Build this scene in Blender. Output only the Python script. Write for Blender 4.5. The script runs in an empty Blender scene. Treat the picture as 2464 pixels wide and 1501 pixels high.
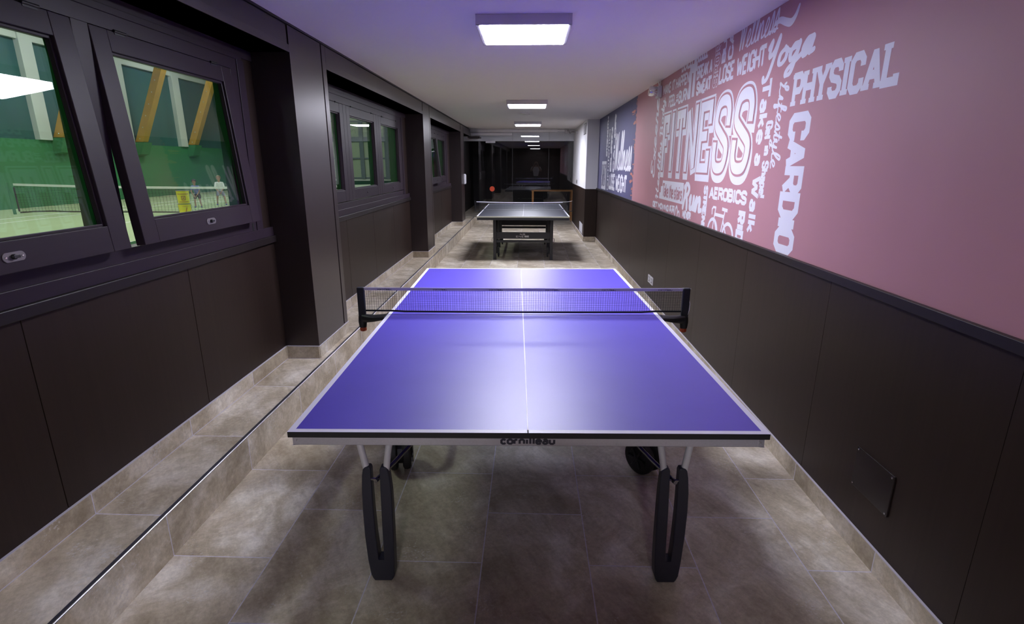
import bpy, bmesh, math, random
from mathutils import Vector, Matrix
C = bpy.context.scene.collection
S = bpy.context.scene
random.seed(7)
PI = math.pi

# ------------------------------------------------------------------ camera, world, exposure
def rot(yaw, pitch, roll):
    Rz = Matrix.Rotation(yaw, 3, 'Z'); Rx = Matrix.Rotation(pitch, 3, 'X'); Ry = Matrix.Rotation(roll, 3, 'Y')
    return Rz @ Rx @ Ry
_R = rot(0.03126, -0.27172, -0.00103)
cam_d = bpy.data.cameras.new('camera'); cam = bpy.data.objects.new('camera', cam_d); C.objects.link(cam)
cam_d.sensor_fit = 'HORIZONTAL'; cam_d.sensor_width = 36.0
cam_d.lens = 1280.39 / 2464 * 36.0
cam_d.clip_start = 0.02; cam_d.clip_end = 200
M = Matrix.Identity(4)
for i in range(3):
    M[i][0] = _R[i][0]; M[i][1] = _R[i][2]; M[i][2] = -_R[i][1]
M[0][3], M[1][3], M[2][3] = -0.0036, -1.51496, 1.57606
cam.matrix_world = M
S.camera = cam
world = bpy.data.worlds.new('world'); S.world = world; world.use_nodes = True
world.node_tree.nodes['Background'].inputs[0].default_value = (0.55, 0.55, 0.7, 1)
world.node_tree.nodes['Background'].inputs[1].default_value = 0.02
S.view_settings.view_transform = 'Standard'
S.view_settings.look = 'None'
S.view_settings.exposure = 0.0
S.view_settings.gamma = 1.0
S.view_settings.use_curve_mapping = False
S.cycles.use_denoising = True
S.cycles.max_bounces = 10
S.cycles.diffuse_bounces = 5
S.cycles.glossy_bounces = 5
S.cycles.transparent_max_bounces = 24
S.cycles.caustics_reflective = False
S.cycles.sample_clamp_indirect = 6.0
LAMP = 88.0           # radiance of the corridor lamps
LAMP_COL = (0.865, 0.88, 1.0)
HALL = 78.0           # radiance of the unseen lamps added to the tennis hall

# ------------------------------------------------------------------ materials
MATS = {}
def nodes(name):
    m = bpy.data.materials.new(name); m.use_nodes = True
    nt = m.node_tree; b = nt.nodes['Principled BSDF']
    MATS[name] = m
    return m, nt, b
def lin(nt, t, **kw):
    n = nt.nodes.new(t)
    for k, v in kw.items(): setattr(n, k, v)
    return n
def plain(name, col, rough=0.5, metal=0.0, spec=0.5, coat=0.0, var=0.0, vscale=(4, 4, 4), bump=0.0, bscale=200, coat_rough=0.1, tint=None):
    m, nt, b = nodes(name)
    b.inputs['Base Color'].default_value = (*col, 1); b.inputs['Roughness'].default_value = rough
    b.inputs['Metallic'].default_value = metal; b.inputs['Specular IOR Level'].default_value = spec
    b.inputs['Coat Weight'].default_value = coat; b.inputs['Coat Roughness'].default_value = coat_rough
    if tint: b.inputs['Specular Tint'].default_value = (*tint, 1)
    tc = lin(nt, 'ShaderNodeTexCoord')
    if var > 0:
        mp = lin(nt, 'ShaderNodeMapping'); mp.inputs['Scale'].default_value = vscale
        nz = lin(nt, 'ShaderNodeTexNoise'); nz.inputs['Detail'].default_value = 6; nz.inputs['Scale'].default_value = 1
        mx = lin(nt, 'ShaderNodeMix', data_type='RGBA')
        mx.inputs[6].default_value = (*[c * (1 - var) for c in col], 1); mx.inputs[7].default_value = (*[min(1, c * (1 + var)) for c in col], 1)
        nt.links.new(tc.outputs['Object'], mp.inputs[0]); nt.links.new(mp.outputs[0], nz.inputs['Vector'])
        nt.links.new(nz.outputs[0], mx.inputs[0]); nt.links.new(mx.outputs[2], b.inputs['Base Color'])
    if bump > 0:
        nz = lin(nt, 'ShaderNodeTexNoise'); nz.inputs['Scale'].default_value = bscale; nz.inputs['Detail'].default_value = 3
        bp = lin(nt, 'ShaderNodeBump'); bp.inputs['Strength'].default_value = bump; bp.inputs['Distance'].default_value = 0.002
        nt.links.new(tc.outputs['Object'], nz.inputs['Vector']); nt.links.new(nz.outputs[0], bp.inputs['Height'])
        nt.links.new(bp.outputs[0], b.inputs['Normal'])
    return m
def emit(name, col, strength):
    m, nt, b = nodes(name)
    b.inputs['Base Color'].default_value = (0.8, 0.8, 0.8, 1)
    b.inputs['Emission Color'].default_value = (*col, 1); b.inputs['Emission Strength'].default_value = strength
    return m
def glass(name, tint, f0=0.05):
    m, nt, b = nodes(name); nt.nodes.remove(b)
    out = nt.nodes['Material Output']
    tr = lin(nt, 'ShaderNodeBsdfTransparent'); tr.inputs[0].default_value = (*tint, 1)
    gl = lin(nt, 'ShaderNodeBsdfGlossy'); gl.inputs['Roughness'].default_value = 0.0
    lw = lin(nt, 'ShaderNodeLayerWeight'); lw.inputs['Blend'].default_value = 0.5
    p = lin(nt, 'ShaderNodeMath', operation='POWER'); p.inputs[1].default_value = 5
    ma = lin(nt, 'ShaderNodeMath', operation='MULTIPLY_ADD'); ma.inputs[1].default_value = 1 - f0; ma.inputs[2].default_value = f0
    mx = lin(nt, 'ShaderNodeMixShader')
    nt.links.new(lw.outputs['Facing'], p.inputs[0]); nt.links.new(p.outputs[0], ma.inputs[0]); nt.links.new(ma.outputs[0], mx.inputs[0])
    nt.links.new(tr.outputs[0], mx.inputs[1]); nt.links.new(gl.outputs[0], mx.inputs[2]); nt.links.new(mx.outputs[0], out.inputs[0])
    return m
def tile(name, strip=False):
    """Travertine-look porcelain tiles, 0.65 x 0.4375 m in half bond; strip: single row, joints across only."""
    m, nt, b = nodes(name)
    L = nt.links.new
    tc = lin(nt, 'ShaderNodeTexCoord'); sp = lin(nt, 'ShaderNodeSeparateXYZ'); L(tc.outputs['Object'], sp.inputs[0])
    u = lin(nt, 'ShaderNodeMath', operation='ADD'); u.inputs[1].default_value = -0.306 + 65.0; L(sp.outputs['Y'], u.inputs[0])
    cb = lin(nt, 'ShaderNodeCombineXYZ'); L(u.outputs[0], cb.inputs[0])
    if strip:
        cb.inputs[1].default_value = 0.65625
    else:
        v = lin(nt, 'ShaderNodeMath', operation='ADD'); v.inputs[1].default_value = 1.058 + 4.375; L(sp.outputs['X'], v.inputs[0]); L(v.outputs[0], cb.inputs[1])
    br = lin(nt, 'ShaderNodeTexBrick'); br.offset = 0.5; br.offset_frequency = 2; br.squash = 1.0
    br.inputs['Color1'].default_value = (0, 0, 0, 1); br.inputs['Color2'].default_value = (1, 1, 1, 1); br.inputs['Mortar'].default_value = (0.5, 0.5, 0.5, 1)
    br.inputs['Scale'].default_value = 1; br.inputs['Mortar Size'].default_value = 0.0026; br.inputs['Mortar Smooth'].default_value = 0.2
    br.inputs['Brick Width'].default_value = 0.65; br.inputs['Row Height'].default_value = 0.4375; br.inputs['Bias'].default_value = 0
    L(cb.outputs[0], br.inputs['Vector'])
    rnd = lin(nt, 'ShaderNodeMath', operation='MULTIPLY'); rnd.inputs[1].default_value = 37.0; L(br.outputs['Color'], rnd.inputs[0])
    # cloudy patches
    n1 = lin(nt, 'ShaderNodeTexNoise', noise_dimensions='4D'); n1.inputs['Scale'].default_value = 3.0; n1.inputs['Detail'].default_value = 10; n1.inputs['Roughness'].default_value = 0.66; n1.inputs['Distortion'].default_value = 0.6
    L(tc.outputs['Object'], n1.inputs['Vector']); L(rnd.outputs[0], n1.inputs['W'])
    # diagonal streaks
    mr = lin(nt, 'ShaderNodeMapping'); mr.inputs['Rotation'].default_value = (0, 0, -0.55); L(tc.outputs['Object'], mr.inputs[0])
    mp = lin(nt, 'ShaderNodeMapping'); mp.inputs['Scale'].default_value = (15, 4, 10); L(mr.outputs[0], mp.inputs[0])
    n2 = lin(nt, 'ShaderNodeTexNoise', noise_dimensions='4D'); n2.inputs['Scale'].default_value = 1.2; n2.inputs['Detail'].default_value = 8; n2.inputs['Roughness'].default_value = 0.72; n2.inputs['Distortion'].default_value = 0.4
    L(mp.outputs[0], n2.inputs['Vector']); L(rnd.outputs[0], n2.inputs['W'])
    r1 = lin(nt, 'ShaderNodeValToRGB'); e = r1.color_ramp.elements
    e[0].position = 0.34; e[0].color = (0.30, 0.25, 0.18, 1); e[1].position = 0.64; e[1].color = (0.66, 0.62, 0.555, 1)
    x = r1.color_ramp.elements.new(0.5); x.color = (0.445, 0.39, 0.305, 1)
    L(n1.outputs[0], r1.inputs[0])
    r2 = lin(nt, 'ShaderNodeValToRGB'); e = r2.color_ramp.elements
    e[0].position = 0.30; e[0].color = (0.76, 0.74, 0.71, 1); e[1].position = 0.58; e[1].color = (1.08, 1.08, 1.08, 1)
    L(n2.outputs[0], r2.inputs[0])
    mu = lin(nt, 'ShaderNodeMix', data_type='RGBA', blend_type='MULTIPLY'); mu.inputs[0].default_value = 1; L(r1.outputs[0], mu.inputs[6]); L(r2.outputs[0], mu.inputs[7])
    # pale worn specks
    n3 = lin(nt, 'ShaderNodeTexNoise'); n3.inputs['Scale'].default_value = 95; n3.inputs['Detail'].default_value = 3; L(tc.outputs['Object'], n3.inputs['Vector'])
    n4 = lin(nt, 'ShaderNodeTexNoise'); n4.inputs['Scale'].default_value = 5; n4.inputs['Detail'].default_value = 3; L(tc.outputs['Object'], n4.inputs['Vector'])
    ad = lin(nt, 'ShaderNodeMath', operation='MULTIPLY'); L(n3.outputs[0], ad.inputs[0]); L(n4.outputs[0], ad.inputs[1])
    r3 = lin(nt, 'ShaderNodeValToRGB'); r3.color_ramp.elements[0].position = 0.365; r3.color_ramp.elements[0].color = (0, 0, 0, 1); r3.color_ramp.elements[1].position = 0.40; r3.color_ramp.elements[1].color = (0.6, 0.6, 0.6, 1)
    L(ad.outputs[0], r3.inputs[0])
    mk = lin(nt, 'ShaderNodeMix', data_type='RGBA'); L(r3.outputs[0], mk.inputs[0]); L(mu.outputs[2], mk.inputs[6]); mk.inputs[7].default_value = (0.55, 0.53, 0.52, 1)
    # tile to tile tint
    ht = lin(nt, 'ShaderNodeMix', data_type='RGBA'); L(br.outputs['Color'], ht.inputs[0]); ht.inputs[6].default_value = (0.88, 0.85, 0.82, 1); ht.inputs[7].default_value = (1.12, 1.11, 1.10, 1)
    m2 = lin(nt, 'ShaderNodeMix', data_type='RGBA', blend_type='MULTIPLY'); m2.inputs[0].default_value = 1; L(mk.outputs[2], m2.inputs[6]); L(ht.outputs[2], m2.inputs[7])
    gr = lin(nt, 'ShaderNodeMix', data_type='RGBA'); L(br.outputs['Fac'], gr.inputs[0]); L(m2.outputs[2], gr.inputs[6]); gr.inputs[7].default_value = (0.60, 0.57, 0.67, 1)
    n5 = lin(nt, 'ShaderNodeTexNoise'); n5.inputs['Scale'].default_value = 55; n5.inputs['Detail'].default_value = 6; n5.inputs['Roughness'].default_value = 0.75; L(mr.outputs[0], n5.inputs['Vector'])
    r5 = lin(nt, 'ShaderNodeMapRange'); r5.inputs[1].default_value = 0.3; r5.inputs[2].default_value = 0.7; r5.inputs[3].default_value = 0.80; r5.inputs[4].default_value = 1.17; L(n5.outputs[0], r5.inputs[0])
    m5 = lin(nt, 'ShaderNodeMix', data_type='RGBA', blend_type='MULTIPLY'); m5.inputs[0].default_value = 1; L(gr.outputs[2], m5.inputs[6]); L(r5.outputs[0], m5.inputs[7])
    L(m5.outputs[2], b.inputs['Base Color'])
    b.inputs['Roughness'].default_value = 0.47; b.inputs['Specular IOR Level'].default_value = 0.45
    bp = lin(nt, 'ShaderNodeBump'); bp.inputs['Strength'].default_value = 0.25; bp.inputs['Distance'].default_value = 0.003
    L(n2.outputs[0], bp.inputs['Height']); L(bp.outputs[0], b.inputs['Normal'])
    return m

TILE = tile('floor_tiles'); STRIP = tile('strip_tiles', True)
GROUT = plain('pale_grout', (0.50, 0.47, 0.52), 0.7)
WOOD = plain('wenge_panel', (0.0215, 0.0132, 0.0108), 0.44, spec=0.28, tint=(1.0, 0.86, 0.80), var=0.3, vscale=(60, 60, 1.2))
PILLARW = plain('wenge_lacquer', (0.022, 0.0150, 0.0150), 0.34, spec=0.62, tint=(1.0, 0.9, 0.95), var=0.12, vscale=(50, 50, 1))
GAPW = plain('dark_gap', (0.006, 0.005, 0.005), 0.8)
RAILW = plain('wenge_rail', (0.019, 0.014, 0.0145), 0.40, spec=0.26, var=0.2, vscale=(8, 1, 60))
FRAME = plain('window_brown', (0.030, 0.020, 0.029), 0.42, spec=0.22, var=0.10, vscale=(30, 3, 30))
GREENF = plain('green_exterior_frame', (0.018, 0.15, 0.035), 0.85, spec=0.15, var=0.3, vscale=(40, 40, 3))
GREENR = plain('green_render', (0.02, 0.16, 0.035), 0.9, var=0.3, vscale=(60, 60, 60), bump=0.8, bscale=120)
CEIL = plain('ceiling_white', (0.90, 0.875, 0.89), 0.85, var=0.01)
WHITE = plain('wall_white', (0.82, 0.81, 0.85), 0.7)
PINK = plain('mural_pink', (0.49, 0.240, 0.275), 0.55, spec=0.35, var=0.05, vscale=(3, 3, 3))
BLUE = plain('mural_blue', (0.105, 0.100, 0.205), 0.55, spec=0.35, var=0.05, vscale=(3, 3, 3))
ORANGE = plain('mural_orange', (0.52, 0.21, 0.17), 0.55, spec=0.35)
INK = plain('mural_white', (0.80, 0.79, 0.86), 0.5, spec=0.35, var=0.03, vscale=(6, 6, 6))
CHROME = plain('chrome', (0.75, 0.75, 0.78), 0.15, metal=1.0)
STEEL = plain('satin_steel', (0.60, 0.60, 0.64), 0.38, metal=1.0)
GALV = plain('galvanised_apron', (0.50, 0.49, 0.54), 0.42, metal=0.55, var=0.10, vscale=(160, 160, 160))
LAMPF = plain('lamp_frame_white', (0.62, 0.60, 0.68), 0.45)
LAMPE = emit('lamp_diffuser', LAMP_COL, LAMP)
HALLE = emit('added_hall_lamp', (0.96, 1.0, 0.95), HALL)
PTOP = plain('table_blue', (0.074, 0.047, 0.46), 0.44, spec=0.9, var=0.08, vscale=(5, 5, 5), bump=0.05, bscale=300)
PLINE = plain('table_white_line', (0.74, 0.73, 0.85), 0.45)
BLACK = plain('black_plastic', (0.012, 0.012, 0.014), 0.45)
BLACKM = plain('black_metal', (0.015, 0.015, 0.018), 0.4, spec=0.5)
CLOTHB = plain('black_net_cloth', (0.010, 0.011, 0.018), 0.75)
LEGG = plain('anthracite_leg', (0.020, 0.020, 0.032), 0.42, spec=0.5, var=0.08, vscale=(200, 200, 200))
TUBE = plain('grey_tube', (0.62, 0.61, 0.63), 0.4, metal=0.2)
LATCH = plain('dull_latch', (0.20, 0.18, 0.19), 0.5, metal=0.5)
DTUBE = plain('dark_chrome_tube', (0.30, 0.30, 0.33), 0.2, metal=1.0)
RUBBER = plain('rubber', (0.010, 0.010, 0.011), 0.6)
ORED = plain('orange_red_plastic', (0.32, 0.045, 0.012), 0.5)
NTAPE = plain('net_tape_white', (0.50, 0.47, 0.62), 0.7)
NETM = plain('net_thread_navy', (0.008, 0.008, 0.020), 0.8)
FARTOP = plain('table_slate', (0.035, 0.040, 0.062), 0.34, spec=0.6)
FAREDGE = plain('table_edge_cream', (0.36, 0.35, 0.27), 0.6)
PLATE = plain('plate_grey', (0.06, 0.06, 0.065), 0.5)
TXTG = plain('lettering_grey', (0.45, 0.43, 0.44), 0.6)
TXTD = plain('lettering_navy', (0.03, 0.028, 0.05), 0.5)
GLASSW = glass('window_glass', (0.90, 0.95, 0.92), 0.05)
GLASSE = glass('partition_glass', (0.97, 0.98, 0.99), 0.055)
ACRYL = plain('acrylic_cover', (0.020, 0.014, 0.0135), 0.18, spec=0.40)
REDDOT = plain('sticker_red', (0.55, 0.055, 0.015), 0.5)
VENTW = plain('vent_white', (0.62, 0.61, 0.66), 0.5)
VENTG = plain('vent_grey', (0.10, 0.10, 0.11), 0.5)
# tennis hall
TURF = plain('court_turf', (0.38, 0.46, 0.27), 0.9, var=0.12, vscale=(0.8, 0.8, 0.8))
HGREEN = plain('hall_green_paint', (0.035, 0.195, 0.075), 0.75, var=0.10, vscale=(0.6, 0.6, 0.6))
HTEAL = plain('hall_teal_tarp', (0.030, 0.115, 0.115), 0.6, var=0.25, vscale=(0.3, 2.2, 0.25))
HWHITE = plain('hall_white_paint', (0.62, 0.63, 0.64), 0.7)
GLULAM = plain('glulam_pine', (0.50, 0.27, 0.055), 0.5, var=0.25, vscale=(2, 2, 2))
HPANEL = plain('hall_translucent_panel', (0.40, 0.45, 0.36), 0.7, var=0.08, vscale=(1, 1, 1))
HSTEEL = plain('hall_blue_steel', (0.14, 0.17, 0.22), 0.6)
HCOURT = plain('court_line_white', (0.75, 0.75, 0.74), 0.8)
YELLOW = plain('yellow_bin', (0.80, 0.70, 0.02), 0.5)
MAROON = plain('bin_print_maroon', (0.42, 0.18, 0.03), 0.6)
SKIN = plain('skin', (0.46, 0.26, 0.18), 0.55)
SHIRTW = plain('shirt_white', (0.78, 0.77, 0.82), 0.8)
SHIRTB = plain('shirt_blue', (0.20, 0.24, 0.62), 0.8)
SHORTD = plain('shorts_dark', (0.03, 0.03, 0.05), 0.8)
SHORTL = plain('shorts_lavender', (0.34, 0.32, 0.48), 0.8)
HAIRD = plain('hair_dark', (0.03, 0.024, 0.03), 0.6)
HAIRB = plain('hair_fair', (0.20, 0.13, 0.06), 0.6)
SHOEB = plain('shoe_blue', (0.20, 0.20, 0.55), 0.6)
EYE = plain('eye_dark', (0.01, 0.01, 0.01), 0.3)
DENIM = plain('trousers_dark', (0.02, 0.02, 0.03), 0.8)
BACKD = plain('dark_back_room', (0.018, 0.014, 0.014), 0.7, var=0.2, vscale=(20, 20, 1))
OAK = plain('orange_wood', (0.34, 0.14, 0.03), 0.5)

# ------------------------------------------------------------------ helpers
def tag(o, label=None, cat=None, group=None, kind=None):
    if label: o['label'] = label
    if cat: o['category'] = cat
    if group: o['group'] = group
    if kind: o['kind'] = kind
    return o
def thing(name, label, cat, loc=(0, 0, 0), rz=0.0, group=None):
    o = bpy.data.objects.new(name, None); C.objects.link(o)
    o.empty_display_size = 0.1
    o.location = loc; o.rotation_euler = (0, 0, rz)
    return tag(o, label, cat, group)
class MB:
    """collects shapes and links them as ONE mesh object"""
    def __init__(s): s.bm = bmesh.new()
    def face(s, pts):
        vs = [s.bm.verts.new(p) for p in pts]
        try: return s.bm.faces.new(vs)
        except ValueError: return None
    def box(s, x0, x1, y0, y1, z0, z1):
        v = [s.bm.verts.new(p) for p in [(x0, y0, z0), (x1, y0, z0), (x1, y1, z0), (x0, y1, z0), (x0, y0, z1), (x1, y0, z1), (x1, y1, z1), (x0, y1, z1)]]
        for f in ((3, 2, 1, 0), (4, 5, 6, 7), (0, 1, 5, 4), (1, 2, 6, 5), (2, 3, 7, 6), (3, 0, 4, 7)): s.bm.faces.new([v[i] for i in f])
        return s
    def prism(s, poly, fn, a, b):
        """poly: 2D list; fn(u, v, t) -> 3D; extruded from t=a to t=b"""
        n = len(poly)
        A = [s.bm.verts.new(fn(u, v, a)) for u, v in poly]; B = [s.bm.verts.new(fn(u, v, b)) for u, v in poly]
        s.bm.faces.new(A[::-1]); s.bm.faces.new(B)
        for i in range(n): s.bm.faces.new([A[i], A[(i + 1) % n], B[(i + 1) % n], B[i]])
        return s
    def tube(s, path, r, seg=12, closed=False, rads=None):
        P = [Vector(p) for p in path]; n = len(P); rings = []
        up = None
        for i, p in enumerate(P):
            if closed: d = (P[(i + 1) % n] - P[i - 1]).normalized()
            else: d = (P[min(i + 1, n - 1)] - P[max(i - 1, 0)]).normalized()
            if up is None:
                up = Vector((0, 0, 1)) if abs(d.z) < 0.9 else Vector((1, 0, 0))
            a = d.cross(up)
            if a.length < 1e-5: a = d.cross(Vector((0, 1, 0)))
            a.normalize(); b = a.cross(d).normalized(); up = b
            rr = rads[i] if rads else r
            rings.append([s.bm.verts.new(p + a * (rr * math.cos(2 * PI * k / seg)) + b * (rr * math.sin(2 * PI * k / seg))) for k in range(seg)])
        m = n if closed else n - 1
        for i in range(m):
            A, B = rings[i], rings[(i + 1) % n]
            for k in range(seg): s.bm.faces.new([A[k], A[(k + 1) % seg], B[(k + 1) % seg], B[k]])
        if not closed:
            s.bm.faces.new(rings[0][::-1]); s.bm.faces.new(rings[-1])
        return s
    def lathe(s, prof, org, axis='z', seg=24):
        """prof: list of (radius, height) along the axis"""
        O = Vector(org); rings = []
        ax = {'x': (Vector((0, 1, 0)), Vector((0, 0, 1)), Vector((1, 0, 0))), 'y': (Vector((0, 0, 1)), Vector((1, 0, 0)), Vector((0, 1, 0))), 'z': (Vector((1, 0, 0)), Vector((0, 1, 0)), Vector((0, 0, 1)))}
        a, b, c = ax[axis] if isinstance(axis, str) else axis
        for r, h in prof:
            rings.append([s.bm.verts.new(O + c * h + a * (max(r, 1e-4) * math.cos(2 * PI * k / seg)) + b * (max(r, 1e-4) * math.sin(2 * PI * k / seg))) for k in range(seg)])
        for A, B in zip(rings[:-1], rings[1:]):
            for k in range(seg): s.bm.faces.new([A[k], A[(k + 1) % seg], B[(k + 1) % seg], B[k]])
        s.bm.faces.new(rings[0][::-1]); s.bm.faces.new(rings[-1])
        return s
    def ball(s, c, rx, ry=None, rz=None, u=16, v=10):
        ry = ry or rx; rz = rz or rx
        prev = None
        rings = []
        for j in range(v + 1):
            t = PI * j / v
            rings.append([s.bm.verts.new((c[0] + rx * math.sin(t) * math.cos(2 * PI * k / u) + 1e-6 * k, c[1] + ry * math.sin(t) * math.sin(2 * PI * k / u), c[2] - rz * math.cos(t))) for k in range(u)])
        for A, B in zip(rings[:-1], rings[1:]):
            for k in range(u): s.bm.faces.new([A[k], A[(k + 1) % u], B[(k + 1) % u], B[k]])
        return s
    def build(s, name, mat, parent=None, bevel=0.0, smooth=False, off=None, segs=2, clip=None):
        bm = s.bm
        if clip:
            for co, no in clip:
                bmesh.ops.bisect_plane(bm, geom=bm.verts[:] + bm.edges[:] + bm.faces[:], plane_co=co, plane_no=no, clear_outer=True)
        bmesh.ops.remove_doubles(bm, verts=bm.verts[:], dist=1e-6)
        bmesh.ops.recalc_face_normals(bm, faces=bm.faces[:])
        if off is None and parent is not None and parent.get('_world'):
            off = parent.matrix_basis.translation
        if off is not None: bmesh.ops.translate(bm, verts=bm.verts[:], vec=-Vector(off))
        me = bpy.data.meshes.new(name); bm.to_mesh(me); bm.free()
        for mm in (mat if isinstance(mat, (list, tuple)) else [mat]): me.materials.append(mm)
        if smooth:
            for p in me.polygons: p.use_smooth = True
        o = bpy.data.objects.new(name, me); C.objects.link(o)
        if parent: o.parent = parent
        if bevel > 0:
            b = o.modifiers.new('bevel', 'BEVEL'); b.width = bevel; b.segments = segs; b.limit_method = 'ANGLE'; b.angle_limit = 0.6
        if smooth and bevel == 0:
            try:
                me.set_sharp_from_angle(angle=0.7)
            except Exception: pass
        return o
def wthing(name, label, cat, loc, group=None):
    """a thing whose parts are given in world coordinates"""
    t = thing(name, label, cat, loc, 0, group); t['_world'] = 1
    return t
def struct(o, label=None): return tag(o, label, kind='structure')
def sroot(name, loc, label=None):
    o = bpy.data.objects.new(name, None); C.objects.link(o); o.location = loc; o['_world'] = 1; o.empty_display_size = 0.1
    return struct(o, label)

# ------------------------------------------------------------------ stroke lettering
def arc(pts, n=6):
    """Catmull-Rom through the points"""
    out = []; P = [pts[0]] + list(pts) + [pts[-1]]
    for i in range(1, len(P) - 2):
        p0, p1, p2, p3 = P[i - 1], P[i], P[i + 1], P[i + 2]
        for k in range(n):
            t = k / n
            out.append(tuple(0.5 * ((2 * p1[j]) + (-p0[j] + p2[j]) * t + (2 * p0[j] - 5 * p1[j] + 4 * p2[j] - p3[j]) * t * t + (-p0[j] + 3 * p1[j] - 3 * p2[j] + p3[j]) * t ** 3) for j in (0, 1)))
    out.append(tuple(pts[-1]))
    return out
O8 = [(0.25, 0), (0.75, 0), (1, 0.16), (1, 0.84), (0.75, 1), (0.25, 1), (0, 0.84), (0, 0.16), (0.25, 0), (0.5, 0)]
SS = [(1, 0.72), (1, 0.85), (0.76, 1), (0.24, 1), (0, 0.85), (0, 0.66), (0.2, 0.54), (0.8, 0.46), (1, 0.34), (1, 0.15), (0.76, 0), (0.24, 0), (0, 0.15), (0, 0.28)]
CC = [(1, 0.68), (1, 0.85), (0.76, 1), (0.24, 1), (0, 0.85), (0, 0.15), (0.24, 0), (0.76, 0), (1, 0.15), (1, 0.32)]
# letter: (width, strokes, serif points)
CAPS = {
 'A': (1.0, [[(0, 0), (0.5, 1), (1, 0)], [(0.18, 0.33), (0.82, 0.33)]], [(0, 0), (1, 0)]),
 'B': (0.9, [[(0, 0), (0, 1), (0.74, 1), (0.96, 0.86), (0.96, 0.65), (0.78, 0.52), (1, 0.39), (1, 0.15), (0.76, 0), (0, 0), (0, 0.3)], [(0, 0.52), (0.78, 0.52)]], [(0, 0), (0, 1)]),
 'C': (0.9, [CC], []),
 'D': (0.9, [[(0, 0), (0, 1), (0.7, 1), (1, 0.82), (1, 0.18), (0.7, 0), (0, 0), (0, 0.3)]], [(0, 0), (0, 1)]),
 'E': (0.85, [[(1, 1), (0, 1), (0, 0), (1, 0)], [(0, 0.52), (0.75, 0.52)]], [(0, 0), (0, 1)]),
 'F': (0.85, [[(1, 1), (0, 1), (0, 0)], [(0, 0.52), (0.72, 0.52)]], [(0, 0)]),
 'G': (0.95, [CC + [(1, 0.48), (0.58, 0.48)]], []),
 'H': (1.0, [[(0, 0), (0, 1)], [(1, 0), (1, 1)], [(0, 0.5), (1, 0.5)]], [(0, 0), (0, 1), (1, 0), (1, 1)]),
 'I': (0.22, [[(0.5, 0), (0.5, 1)]], [(0.5, 0), (0.5, 1)]),
 'K': (0.95, [[(0, 0), (0, 1)], [(1, 1), (0, 0.42)], [(0.32, 0.6), (1, 0)]], [(0, 0), (0, 1)]),
 'L': (0.85, [[(0, 1), (0, 0), (1, 0), (1, 0.2)]], [(0, 1)]),
 'M': (1.25, [[(0, 0), (0, 1), (0.5, 0.3), (1, 1), (1, 0)]], [(0, 0), (1, 0)]),
 'N': (1.0, [[(0, 0), (0, 1), (1, 0), (1, 1)]], [(0, 0), (1, 1)]),
 'O': (0.9, [O8], []),
 'P': (0.88, [[(0, 0), (0, 1), (0.76, 1), (1, 0.86), (1, 0.6), (0.76, 0.45), (0, 0.45)]], [(0, 0), (0, 1)]),
 'R': (0.95, [[(0, 0), (0, 1), (0.76, 1), (0.98, 0.86), (0.98, 0.62), (0.76, 0.48), (0, 0.48)], [(0.5, 0.48), (1, 0)]], [(0, 0), (0, 1), (1, 0)]),
 'S': (0.9, [SS], []),
 'T': (0.9, [[(0, 0.84), (0, 1), (1, 1), (1, 0.84)], [(0.5, 1), (0.5, 0)]], [(0.5, 0)]),
 'U': (0.95, [[(0, 1), (0, 0.16), (0.24, 0), (0.76, 0), (1, 0.16), (1, 1)]], [(0, 1), (1, 1)]),
 'V': (1.0, [[(0, 1), (0.5, 0), (1, 1)]], [(0, 1), (1, 1)]),
 'W': (1.4, [[(0, 1), (0.25, 0), (0.5, 0.75), (0.75, 0), (1, 1)]], [(0, 1), (1, 1)]),
 'Y': (1.0, [[(0, 1), (0.5, 0.48), (1, 1)], [(0.5, 0.48), (0.5, 0)]], [(0, 1), (1, 1), (0.5, 0)]),
 ' ': (0.35, [], []),
 '!': (0.2, [[(0.5, 1), (0.5, 0.3)], [(0.5, 0.09), (0.5, 0)]], []),
 '1': (0.4, [[(0, 0.8), (0.6, 1), (0.6, 0)]], []),
 '0': (0.9, [O8], []),
}
nn = [(0, 0.42), (0.25, 0.62), (0.7, 0.62), (0.95, 0.48), (0.95, 0)]
oo = [(0.3, 0), (0.7, 0), (1, 0.14), (1, 0.48), (0.7, 0.62), (0.3, 0.62), (0, 0.48), (0, 0.14), (0.3, 0), (0.5, 0)]
LOW = dict(CAPS)
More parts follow.
